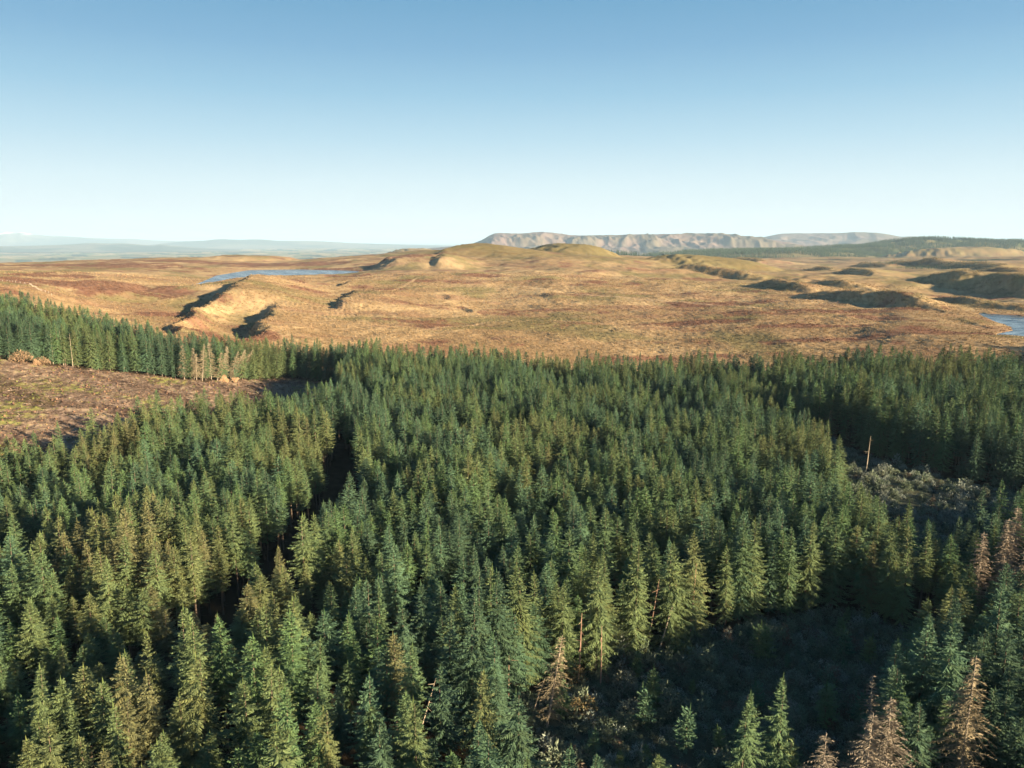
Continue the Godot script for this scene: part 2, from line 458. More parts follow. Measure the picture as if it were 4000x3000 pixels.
func build_loch(called: String, poly: PackedVector2Array, level: float) -> void:
	var v := PackedVector3Array()
	var n := PackedVector3Array()
	var wide := Geometry2D.offset_polygon(poly, 10.0)[0]
	var t := Geometry2D.triangulate_polygon(wide)
	for i in t:
		v.append(Vector3(wide[i].x, level, -wide[i].y))
		n.append(Vector3.UP)
	for i in range(0, v.size(), 3):
		if (v[i + 1] - v[i]).cross(v[i + 2] - v[i]).y > 0.0:
			var s := v[i + 1]
			v[i + 1] = v[i + 2]
			v[i + 2] = s
	var m := StandardMaterial3D.new()
	m.albedo_color = Color(0.05, 0.09, 0.13)
	m.roughness = 0.08
	m.metallic_specular = 0.6
	m.cull_mode = BaseMaterial3D.CULL_DISABLED
	# breaths of wind roughen the water in streaks
	m.roughness = 0.45
	var wind := NoiseTexture2D.new()
	wind.noise = noise(31, 0.02, 4)
	wind.seamless = true
	m.roughness_texture = wind
	m.uv1_triplanar = true
	m.uv1_world_triplanar = true
	m.uv1_scale = Vector3(0.004, 0.004, 0.012)
	structure(called, surface(v, n, PackedColorArray()), m)

# ---------------------------------------------------------------- fells and mountains
# a range whose skyline is given as (bearing in degrees, height) points at a distance
func build_range(called: String, dist: float, deep: float, foot: float, line: Array, cliff: float, tone: Callable, seed_: int, gully: float) -> void:
	var ridge := noise(seed_, 1.0 / gully, 5)
	ridge.fractal_type = FastNoiseLite.FRACTAL_RIDGED
	var soft := noise(seed_ + 1, 1.0 / (gully * 3.0), 4)
	var ns := 420
	var nt := 90
	var v := PackedVector3Array()
	var c := PackedColorArray()
	var n := PackedVector3Array()
	v.resize(ns * nt)
	c.resize(ns * nt)
	n.resize(ns * nt)
	var a0: float = line[0][0]
	var a1: float = line[line.size() - 1][0]
	var seg := 0
	for i in ns:
		var az := lerpf(a0, a1, i / float(ns - 1))
		while seg < line.size() - 2 and az > line[seg + 1][0]: seg += 1
		var p0: float = line[maxi(seg - 1, 0)][1]
		var p1: float = line[seg][1]
		var p2: float = line[seg + 1][1]
		var p3: float = line[mini(seg + 2, line.size() - 1)][1]
		var crest := cubic_interpolate(p1, p2, p0, p3, (az - line[seg][0]) / (line[seg + 1][0] - line[seg][0]))
		var dir := Vector2(sin(deg_to_rad(az)), cos(deg_to_rad(az)))
		for j in nt:
			var t := j / float(nt - 1) * 1.9 - 1.0   # -1 the foot in front, 0 the crest, 0.9 behind
			var q := dir * (dist + deep * t)
			var g := ridge.get_noise_2d(q.x * 0.9 + q.y * 0.25, q.y * 0.6)
			var s := soft.get_noise_2d(q.x, q.y)
			var rise: float
			if t < 0.0:
				var u := clampf(t + 1.0 + 0.10 * s, 0.0, 1.0)
				rise = lerpf(smoothstep(0.0, 1.0, u), 0.42 * smoothstep(0.0, 0.62, u) + 0.40 * smoothstep(0.60, 0.74, u) + 0.18 * smoothstep(0.7, 1.0, u), cliff * smoothstep(-0.25, 0.15, s + 0.1))
			else:
				rise = 1.0 - 0.55 * t * t
			var amp := smoothstep(-1.0, -0.7, t) * (1.0 - smoothstep(-0.28, -0.02, t)) + 0.15
			var y := foot + (crest - foot) * rise + (crest - foot) * ((0.07 + 0.10 * cliff * smoothstep(0.5, 0.75, rise)) * g - 0.03) * amp + (crest - foot) * 0.16 * s * smoothstep(-1.0, -0.6, t) * (1.0 - smoothstep(-0.25, 0.0, t))
			v[i * nt + j] = Vector3(q.x, y, -q.y)
			c[i * nt + j] = tone.call(y, g, s, rise)
	for i in ns:
		for j in nt:
			var l := maxi(i - 1, 0) * nt + j
			var r := mini(i + 1, ns - 1) * nt + j
			var d := i * nt + maxi(j - 1, 0)
			var u := i * nt + mini(j + 1, nt - 1)
			var w := (v[r] - v[l]).cross(v[u] - v[d]).normalized()
			n[i * nt + j] = w if w.y > 0.0 else -w
	var idx := PackedInt32Array()
	for i in ns - 1:
		for j in nt - 1:
			var q := i * nt + j
			idx.append_array([q, q + 1, q + nt, q + nt, q + 1, q + nt + 1])
	structure(called, surface(v, n, c, idx), matte(called, Color.WHITE, 0.95))

func fell_tone(y: float, g: float, s: float, rise: float) -> Color:
	var k := Color(0.15, 0.102, 0.088).lerp(Color(0.115, 0.092, 0.062), smoothstep(-0.2, 0.3, s))
	return k.lerp(Color(0.16, 0.125, 0.085), 0.5 * smoothstep(0.1, 0.4, -s))

func blue_tone(y: float, g: float, s: float, rise: float) -> Color:
	return Color(0.14, 0.12, 0.07).lerp(Color(0.05, 0.06, 0.035), smoothstep(-0.1, 0.3, s))

func snow_tone(y: float, g: float, s: float, rise: float) -> Color:
	var k := blue_tone(y, g, s, rise)
	return k.lerp(Color(0.85, 0.85, 0.87), smoothstep(330.0, 470.0, y + 160.0 * g + 120.0 * s))

# ---------------------------------------------------------------- trees
class Builder:
	var v := PackedVector3Array()
	var n := PackedVector3Array()
	var c := PackedColorArray()
	func tri(a: Vector3, b: Vector3, d: Vector3, k: Color) -> void:
		var m := (d - a).cross(b - a).normalized()
		v.append(a)
		v.append(b)
		v.append(d)
		n.append(m)
		n.append(m)
		n.append(m)
		c.append(k)
		c.append(k)
		c.append(k)
	# a flat pointed shoot, wider in the middle, folded a little along its spine
	func shoot(a: Vector3, b: Vector3, across: Vector3, k: Color) -> void:
		var m := a.lerp(b, 0.42) + Vector3(0, -0.3 * across.length(), 0)
		tri(a, m + across, b, k)
		tri(a, b, m - across, k)
	func limb(a: Vector3, b: Vector3, ra: float, rb: float, k: Color, sides := 5) -> void:
		var d := (b - a).normalized()
		var s := d.cross(Vector3(0.3, 0.1, 0.9)).normalized()
		var t := d.cross(s)
		for i in sides:
			var p := TAU * i / sides
			var q := TAU * (i + 1) / sides
			var u := s * cos(p) + t * sin(p)
			var w := s * cos(q) + t * sin(q)
			tri(a + u * ra, b + u * rb, b + w * rb, k)
			tri(a + u * ra, b + w * rb, a + w * ra, k)
	func mesh() -> ArrayMesh:
		var arr := []
		arr.resize(Mesh.ARRAY_MAX)
		arr[Mesh.ARRAY_VERTEX] = v
		arr[Mesh.ARRAY_NORMAL] = n
		arr[Mesh.ARRAY_COLOR] = c
		var m := ArrayMesh.new()
		m.add_surface_from_arrays(Mesh.PRIMITIVE_TRIANGLES, arr)
		return m

# One spruce crown: whorls of boughs, each bough a spine with paired side shoots.
# slope: how fast it widens below the tip; widest: largest bough; low: height where living boughs begin; brown: share of the lowest boughs that have withered
func spruce_crown(g: RandomNumberGenerator, tall: float, slope: float, widest: float, low: float, ragged: float, brown: float, fine: float) -> ArrayMesh:
	var b := Builder.new()
	var y := tall - 0.6
	var lean := Vector3(g.randf_range(-0.25, 0.25), 0, g.randf_range(-0.25, 0.25))
	# the leader and its first shoots
	b.shoot(Vector3(0, tall - 1.1, 0) + lean, Vector3(0, tall + 0.3, 0) + lean, Vector3(0.07, 0, 0), Color(1.15, 1.0, 0.8))
	b.shoot(Vector3(0, tall - 1.1, 0) + lean, Vector3(0, tall + 0.3, 0) + lean, Vector3(0, 0, 0.07), Color(1.15, 1.0, 0.8))
	var lop := g.randf() * TAU
	if ragged > 0.35:
		# a second leader beside the first
		for q in 14:
			var a := g.randf() * TAU
			var p := Vector3(0.45 * cos(lop), tall - 2.4 + q * 0.15, 0.45 * sin(lop))
			b.shoot(p, p + Vector3(cos(a), 0.7, sin(a)) * (0.62 - q * 0.03), Vector3(-sin(a), 0, cos(a)) * 0.09, Color(1, 1, 1) * g.randf_range(0.8, 1.3))
	while y > low:
		var down := tall - y
		var reach := minf(widest, 0.10 + slope * (down - 0.25)) * (1.0 if y > low + 2.5 else lerpf(0.75, 1.0, (y - low) / 2.5))
		var count := 4 if down < 1.0 else (6 if down < 4.0 else 7)
		var turn := g.randf() * TAU
		for i in count:
			if g.randf() < 0.06 + ragged * 0.2: continue
			var az := turn + TAU * i / count + g.randf_range(-0.3, 0.3)
			var one_sided := 1.0 + (0.12 + 0.25 * ragged) * cos(az - lop)
			var l := reach * one_sided * g.randf_range(0.72 - ragged * 0.25, 1.12 + ragged * 0.15)
			var pitch := lerpf(0.75, -0.12, smoothstep(0.0, 4.0, down)) + g.randf_range(-0.12, 0.12)
			if brown > 0.0: pitch -= 0.22 * smoothstep(3.0, 9.0, down)
			var d := Vector3(cos(az), 0, sin(az))
			var side := Vector3(-d.z, 0, d.x)
			var o := Vector3(0, y + g.randf_range(-0.12, 0.12), 0) + lean * clampf(y / tall, 0.0, 1.0)
			var tone := g.randf_range(0.7, 1.3)
			var warm := g.randf_range(-0.08, 0.12)
			var k := Color(tone * (1.0 + warm), tone, tone * (1.0 - warm))
			if brown > 0.0 and g.randf() < brown * smoothstep(tall * 0.36, tall * 0.80, down):
				k = Color(2.1, 1.25, 1.25) * g.randf_range(0.7, 1.15)
			var step := fine * (0.9 + 0.25 * l)
			var s := 0.18 * l
			var prev := o
			var flip := 1.0
			while s < l:
				var u := s / l
				var p := o + d * s + Vector3(0, s * sin(pitch) - 0.10 * s * s * (1.0 - u) + 0.05 * l * u * u, 0)
				var bend := (p - prev).normalized()
				var w := (0.42 * l * (1.0 - u) + 0.20) * g.randf_range(0.7, 1.2)
				w = minf(w, 0.75)
				for sgn: float in [-1.0, 1.0]:
					var out: Vector3 = (bend * 0.75 + side * sgn * 0.72 + Vector3(0, g.randf_range(-0.55, 0.05), 0)).normalized() * w
					var wide: Vector3 = out.cross(Vector3(0, 1, 0)).normalized() * (0.058 + 0.04 * w) + Vector3(0, g.randf_range(-0.06, 0.06), 0)
					b.shoot(p, p + out, wide, k * g.randf_range(0.85, 1.15))
				if g.randf() < 0.45:
					# hanging twigs under the bough
					var q := p + side * g.randf_range(-0.25, 0.25)
					b.shoot(q, q + Vector3(g.randf_range(-0.08, 0.08), -g.randf_range(0.15, 0.38), g.randf_range(-0.08, 0.08)) + d * 0.08, side * 0.05, k * g.randf_range(0.8, 1.1))
				b.shoot(prev, p + bend * 0.12, side * 0.08, k)
				prev = p
				s += step
			b.shoot(prev, o + d * (l + 0.1) + Vector3(0, l * sin(pitch) + 0.05 * l, 0), side * 0.11, k * 1.05)
		y -= lerpf(0.24, 0.42, smoothstep(0.0, 4.0, down)) * g.randf_range(0.85, 1.15)
	return b.mesh()

func spruce_trunk(g: RandomNumberGenerator, tall: float, low: float, twigs: bool) -> ArrayMesh:
	var b := Builder.new()
	var k := Color(0.13, 0.095, 0.07)
	var girth := 0.012 * tall
	var a := Vector3(0, -0.6, 0)
	for i in range(1, 7):
		var t := i / 6.0
		var e := Vector3(0, t * (tall - 0.5), 0)
		b.limb(a, e, girth * (1.06 - (i - 1) / 6.0), girth * (1.06 - t), k * g.randf_range(0.85, 1.15), 6)
		a = e
	if twigs:
		var y := 1.5
		while y < low + 1.0:
			for i in 3:
				var az := g.randf() * TAU
				var l := g.randf_range(0.4, 1.2)
				var o := Vector3(0, y + g.randf() * 0.4, 0)
				b.limb(o, o + Vector3(cos(az) * l, -0.15 * l, sin(az) * l), 0.02, 0.008, Color(0.12, 0.095, 0.075), 3)
			y += 0.55
	return b.mesh()

# a dead spruce: a grey stem, drooping bare boughs and hanging dry twigs
func dead_boughs(g: RandomNumberGenerator, tall: float, slope: float, widest: float, low: float, dense: float) -> ArrayMesh:
	var b := Builder.new()
	var y := tall - 0.5
	while y > low:
		var down := tall - y
		var reach := minf(widest, 0.25 + slope * down)
		for i in 7:
			if g.randf() < 0.12: continue
			var az := g.randf() * TAU
			var l := reach * g.randf_range(0.55, 1.15)
			var d := Vector3(cos(az), 0, sin(az))
			var side := Vector3(-d.z, 0, d.x)
			var o := Vector3(0, y, 0)
			var prev := o
			var bare := down < 2.6 and g.randf() < 0.8
			var k := Color(1, 1, 1) * g.randf_range(0.75, 1.25)
			for q in range(1, 6):
				var u := q / 5.0
				var p := o + d * l * u + Vector3(0, l * (0.25 * u - 0.42 * u * u + (0.35 * u if down < 2.5 else 0.0)), 0)
				b.limb(prev, p, 0.035 * (1.1 - u) + 0.008, 0.035 * (0.9 - 0.8 * u) + 0.006, k, 3)
				if not bare or g.randf() < 0.25:
					for z in int(ceil(3.0 * dense)):
						if g.randf() > dense: continue
						var sgn := -1.0 if g.randf() < 0.5 else 1.0
						var w := g.randf_range(0.25, 0.6) * (1.1 - 0.5 * u)
						var s := prev.lerp(p, g.randf())
						var e := s + d * w * g.randf_range(0.3, 1.0) + side * sgn * w * g.randf_range(0.3, 1.0) + Vector3(0, -w * g.randf_range(-0.1, 0.7), 0)
						b.shoot(s, e, side.cross(e - s).normalized() * g.randf_range(0.02, 0.045), k * g.randf_range(0.7, 1.2))
				prev = p
		y -= g.randf_range(0.3, 0.5)
	return b.mesh()

func dead_stem(g: RandomNumberGenerator, tall: float, girth: float, snapped: bool) -> ArrayMesh:
	var b := Builder.new()
	var a := Vector3(0, -0.6, 0)
	for i in range(1, 9):
		var t := i / 8.0
		var e := Vector3(0.03 * sin(t * 5.0) * tall * 0.12, t * tall, 0.02 * cos(t * 4.0))
		var k := Color(1, 1, 1) * g.randf_range(0.85, 1.15)
		b.limb(a, e, girth * (1.05 - 0.85 * (i - 1) / 8.0), girth * (1.05 - 0.85 * t), k, 6)
		a = e
	if snapped:
		var r := girth * 0.2
		b.tri(a + Vector3(r, 0, 0), a + Vector3(0, 0.5, 0), a + Vector3(-r, 0, r), Color(1.3, 1.2, 1.0))
		b.tri(a + Vector3(0, 0, r), a + Vector3(0.05, 0.35, 0), a + Vector3(0, 0, -r), Color(1.3, 1.2, 1.0))
	return b.mesh()

func bush_mesh(g: RandomNumberGenerator, wide: float, tall: float, count: int) -> ArrayMesh:
	var b := Builder.new()
	for i in count:
		var az := g.randf() * TAU
		var u := pow(g.randf(), 0.5)
		var d := Vector3(cos(az) * u * wide, 0, sin(az) * u * wide)
		var top := tall * sqrt(maxf(0.0, 1.0 - u * u * 0.85)) * g.randf_range(0.45, 1.1)
		var p := d + Vector3(0, top, 0)
		var q := p + Vector3(cos(az) * 0.5 + g.randf_range(-0.6, 0.6), g.randf_range(-0.35, 0.55), sin(az) * 0.5 + g.randf_range(-0.6, 0.6)).normalized() * g.randf_range(0.18, 0.42)
		b.shoot(p, q, Vector3(g.randf_range(-1, 1), g.randf_range(-0.3, 0.3), g.randf_range(-1, 1)).normalized() * g.randf_range(0.05, 0.10), Color(1, 1, 1) * g.randf_range(0.6, 1.4))
	for i in 5:
		var az := g.randf() * TAU
		b.limb(Vector3(0, -0.2, 0), Vector3(cos(az) * wide * 0.6, tall * 0.7, sin(az) * wide * 0.6), 0.03, 0.01, Color(0.9, 0.7, 0.6), 3)
	return b.mesh()

func tuft_mesh(g: RandomNumberGenerator, blades: int, tall: float, wide: float) -> ArrayMesh:
	var b := Builder.new()
	for i in blades:
		var az := g.randf() * TAU
		var d := Vector3(cos(az), 0, sin(az))
		var s := Vector3(-d.z, 0, d.x) * g.randf_range(0.06, 0.12)
		var o := d * g.randf() * wide * 0.4 + Vector3(0, -0.1, 0)
		var e := o + d * wide * g.randf_range(0.2, 0.7) + Vector3(0, tall * g.randf_range(0.5, 1.0), 0)
		b.tri(o + s, e, o - s, Color(1, 1, 1) * g.randf_range(0.75, 1.25))
	return b.mesh()

func scatter(called: String, mesh: Mesh, mat: Material, places: Array, tints: Array, parent: Node3D = self) -> void:
	var mm := MultiMesh.new()
	mm.transform_format = MultiMesh.TRANSFORM_3D
	mm.use_colors = true
	mm.mesh = mesh
	mm.instance_count = places.size()
	for i in places.size():
		mm.set_instance_transform(i, places[i])
		mm.set_instance_color(i, tints[i])
	var o := MultiMeshInstance3D.new()
	o.name = numbered(called) if parent == self else called
	o.multimesh = mm
	o.material_override = mat
	parent.add_child(o, true)
	o.set_meta("kind", "stuff")

func stand(x: float, f: float, turn: float, size: Vector3, sink := 0.0) -> Transform3D:
	return Transform3D(Basis(Vector3.UP, turn).scaled_local(size), at(x, f, -sink))

const TINTS := [Color(0.094, 0.145, 0.066), Color(0.077, 0.136, 0.076), Color(0.112, 0.150, 0.063), Color(0.130, 0.153, 0.064), Color(0.090, 0.150, 0.063), Color(0.066, 0.112, 0.064), Color(0.140, 0.142, 0.066)]
const TINT_WORDS := ["mid green", "blue-green", "olive green", "yellowish olive", "fresh green", "dark green", "tawny olive"]
const ORDINALS := ["first", "second", "third", "fourth", "fifth", "sixth", "seventh", "eighth", "ninth", "tenth", "eleventh", "twelfth", "thirteenth", "fourteenth", "fifteenth", "sixteenth", "seventeenth", "eighteenth", "nineteenth", "twentieth", "twenty-first", "twenty-second", "twenty-third", "twenty-fourth", "twenty-fifth", "twenty-sixth", "twenty-seventh", "twenty-eighth", "twenty-ninth", "thirtieth"]

var crowns := []
var trunks := []
var crown_tall := []
const MODEL_TALL := 15.0

func grow_models() -> void:
	var g := RandomNumberGenerator.new()
	g.seed = 77
	# 0-8 close-grown spruces, 9-11 spruces on an edge, 12 slim
	for i in 9:
		crowns.append(spruce_crown(g, MODEL_TALL, [0.38, 0.44, 0.36, 0.42, 0.48, 0.38, 0.40, 0.46, 0.36][i], [1.9, 2.2, 1.8, 2.0, 2.3, 1.8, 2.1, 1.9, 2.0][i], 5.0, [0.1, 0.3, 0.1, 0.5, 0.2, 0.3, 0.6, 0.4, 0.2][i], 0.0, 0.185))
		trunks.append(spruce_trunk(g, MODEL_TALL, 5.0, i % 2 == 0))
	for i in 3:
		crowns.append(spruce_crown(g, MODEL_TALL, [0.36, 0.32, 0.40][i], [2.6, 2.2, 2.8][i], 1.2, 0.35, [0.9, 1.0, 0.7][i], 0.20))
		trunks.append(spruce_trunk(g, MODEL_TALL, 2.0, true))
	crowns.append(spruce_crown(g, MODEL_TALL, 0.28, 1.5, 5.0, 0.3, 0.0, 0.19))
	trunks.append(spruce_trunk(g, MODEL_TALL, 5.0, false))

func needle_material(key: String, c: Color) -> StandardMaterial3D:
	var m := matte(key, c, 0.75)
	m.backlight_enabled = true
	m.backlight = Color(0.25, 0.25, 0.2)
	return m

func on_screen(p: Vector3) -> Vector3:
	# where a point falls in the view (only to choose which trees show largest)
	var y := p.y - EYE
	var f := -p.z
	var s := sin(deg_to_rad(10.5))
	var c := cos(deg_to_rad(10.5))
	var depth := f * c - y * s
	return Vector3(512.0 + 770.0 * p.x / depth, 384.0 - 770.0 * (y * c + f * s) / depth, depth)

func posture(t: Array) -> Basis:
	# how a tree stands: its size, a turn, a slight lean and its own girth
	var size: float = t[2] / MODEL_TALL
	var own: float = t[5] * 7.31
	var girth: float = (0.5 * size + 0.5) * (1.02 + 0.17 * sin(own))
	return Basis(Vector3(sin(own * 3.0), 0, cos(own * 3.0)), 0.035 * sin(own * 5.0)) * Basis(Vector3.UP, t[5]).scaled_local(Vector3(girth * (1.0 + 0.10 * sin(own * 2.0)), size, girth * (1.0 - 0.10 * sin(own * 2.0))))

func plant_forest() -> void:
	grow_models()
	var g := RandomNumberGenerator.new()
	g.seed = 5
	var n_tall := noise(21, 0.035, 3)
	var n_hue := noise(22, 0.02, 3)
	var trees := []
	var step := 2.9
	var f := 22.0
	while f < 372.0:
		var x := -292.0
		while x < 345.0:
			var p := Vector2(x + g.randf_range(-1.25, 1.25), f + g.randf_range(-1.25, 1.25))
			var luck := g.randf()
			var u := g.randf()
			var w := g.randf()
			x += step
			if p.x < -0.80 * p.y - 25.0 or p.x > 1.0 * p.y + 75.0: continue
			var belt := Geometry2D.is_point_in_polygon(p, shelterbelt)
			if not belt and not Geometry2D.is_point_in_polygon(p, wood): continue
			if Geometry2D.is_point_in_polygon(p, ride) or Geometry2D.is_point_in_polygon(p, track) or Geometry2D.is_point_in_polygon(p, glade): continue
			if Vector2(30.6, 67.6).distance_to(p) < 5.5 or Vector2(36.0, 68.0).distance_to(p) < 6.0 or Vector2(46.7, 70.5).distance_to(p) < 4.5 or Vector2(77.7, 112.0).distance_to(p) < 6.0: continue
			var lump := n_tall.get_noise_2d(p.x, p.y)
			if luck < (0.12 if p.x > 34.0 else (0.42 if p.y < 84.0 else (0.28 if p.y < 105.0 else 0.08))) + 0.25 * smoothstep(0.15, 0.5, -lump): continue
			var tall := 13.6 + 4.5 * lump + (u - 0.5) * (6.5 if p.y < 120.0 else 5.0)
			if p.x > 36.0 and p.x < 75.0 and p.y < 66.0: tall = minf(tall, 11.5)
			if w < 0.14: tall *= 0.72
			if belt: tall = 15.0 + 2.5 * lump + (u - 0.5) * 4.5
			elif p.x > 95.0 and p.y > 195.0 and p.y < 300.0: tall += 2.5
			var border := minf(from_edge(glade, p), from_edge(track, p))
			if p.x < -50.0: border = minf(border, from_edge(felled, p))
			if p.x < -36.0 and p.x > -60.0 and p.y > 84.0 and p.y < 98.0: tall = minf(tall, 9.5)
			var kind := int(u * 97.0) % 9
			if w > 0.9: kind = 12
			if border < (8.0 if belt else 3.6): kind = 9 + int(u * 89.0) % 3
			if border < 12.0 and p.x < -55.0 and not belt: tall = maxf(tall, 13.0)
			var hue := n_hue.get_noise_2d(p.x, p.y) + 0.35 * smoothstep(-20.0, -90.0, p.x) * smoothstep(240.0, 120.0, p.y) + g.randf_range(-0.3, 0.3)
			var tint := 0
			if hue > 0.72: tint = 6
			elif hue > 0.46: tint = 3
			elif hue > 0.19: tint = 2
			elif hue > 0.0: tint = 0
			elif hue > -0.12: tint = 4
			elif hue > -0.3: tint = 1
			else: tint = 5
			trees.append([p.x, p.y, tall, kind, tint, g.randf() * TAU, border])
		f += step
	# particular trees that stand out
	for s in [[-13.8, 82.8, 15.0, 1, 6], [23.3, 70.0, 16.0, 9, 0], [27.5, 71.7, 17.0, 10, 0], [-3.7, 73.3, 16.5, 11, 3], [-9.5, 68.1, 16.0, 9, 2], [-18.5, 68.8, 15.0, 11, 3], [-33.0, 74.6, 17.0, 11, 3], [-33.5, 65.4, 14.0, 1, 2], [47.1, 81.1, 17.0, 1, 1], [44.4, 81.7, 15.0, 3, 1], [49.1, 79.4, 19.0, 11, 1], [59.3, 86.9, 20.0, 11, 1],
			[5.5, 69.2, 11.0, 12, 1], [8.1, 67.7, 11.0, 3, 1], [14.4, 67.2, 11.0, 1, 2], [11.8, 100.2, 17.0, 10, 2], [6.8, 97.8, 15.0, 10, 2], [1.5, 96.6, 18.0, 9, 2], [17.8, 104.2, 18.0, 9, 2], [27.4, 109.8, 18.0, 9, 3], [23.4, 106.9, 17.0, 11, 2], [36.5, 115.5, 17.0, 9, 0], [-2.9, 98.2, 17.0, 11, 2], [-7.1, 91.5, 17.0, 9, 2], [44.6, 116.5, 16.0, 10, 0]]:
		trees.append([s[0], s[1], s[2], s[3], s[4], g.randf() * TAU, 0.0])
	# the three hundred that show largest stand as trees of their own
	var seen := []
	for i in trees.size():
		var t = trees[i]
		var top := on_screen(at(t[0], t[1], t[2]))
		t.append(top)
		if top.x > 2.0 and top.x < 1022.0 and top.y < 752.0 and top.z > 0.0:
			seen.append([t[2] / top.z, i])
	seen.sort_custom(func(a, b): return a[0] > b[0])
	seen = seen.slice(0, 300)
	var single := {}
	for s in seen: single[s[1]] = true
	var chosen := seen.map(func(s): return trees[s[1]])
	chosen.sort_custom(func(a, b): return a[7].y > b[7].y)
	var rows := []
	for i in range(0, chosen.size(), 25):
		var row = chosen.slice(i, i + 25)
		row.sort_custom(func(a, b): return a[7].x < b[7].x)
		rows.append(row)
	var proto := {}
	for i in rows.size():
		for j in rows[i].size():
			var t = rows[i][j]
			var key: String = "%d %d" % [t[3], t[4]]
			var o: Node3D
			var look: String = "tall" if t[2] > 16.2 else ("short" if t[2] < 11.5 else ("slim" if t[3] == 12 or t[3] == 2 else ("ragged" if t[3] in [3, 6] else ("broad" if t[3] in [1, 4, 7, 9, 11] else "pointed"))))
			var where: String = "in front row" if i == 0 else "in %s row up" % ORDINALS[i]
			var label: String = "%s %s spruce%s, %s from left %s" % [look, TINT_WORDS[t[4]], " with brown skirt" if t[3] in [9, 10, 11] else "", ORDINALS[j], where]
			var spot := at(t[0], t[1], -0.1)
			if proto.has(key):
				o = proto[key].duplicate()
				o.name = numbered("spruce_tree")
				add_child(o, true)
				o.position = spot
				tag(o, label, "spruce tree", "spruce trees of the near plantation")
			else:
				o = thing("spruce_tree", label, "spruce tree", spot, "spruce trees of the near plantation")
				part("trunk", trunks[t[3]], matte("bark", Color(1, 1, 1)), o)
				part("crown", crowns[t[3]], needle_material("needles %d" % t[4], TINTS[t[4]]), o)
				proto[key] = o
			o.basis = posture(t)
	# the rest of the wood
	var forest := Node3D.new()
	forest.name = "spruce_forest"
	add_child(forest)
	tag(forest, "dense dark green spruce plantation stretching back to the moor", "", "", "stuff")
	for k in crowns.size():
		var places := []
		var tints := []
		var plain := []
		for i in trees.size():
			var t = trees[i]
			if t[3] != k or single.has(i): continue
			places.append(Transform3D(posture(t), at(t[0], t[1], -0.1)))
			tints.append(TINTS[t[4]] * g.randf_range(0.85, 1.15))
			plain.append(Color.WHITE)
		scatter("crown", crowns[k], needle_material("needles", Color.WHITE), places, tints, forest)
		scatter("trunk", trunks[k], matte("bark", Color(1, 1, 1)), places, plain, forest)
	print("trees ", trees.size(), " crown vertices ", crowns.map(func(m): return m.surface_get_array_len(0)))

# ---------------------------------------------------------------- particular things
func upright(o: Node3D, turn: float, tilt: float, size := 1.0) -> void:
	# tilt: degrees of lean towards +x in the picture's plane, after the turn
	o.basis = Basis(Vector3(0, 0, -1), deg_to_rad(tilt)) * Basis(Vector3.UP, turn)
	o.basis = o.basis.scaled_local(Vector3.ONE * size)

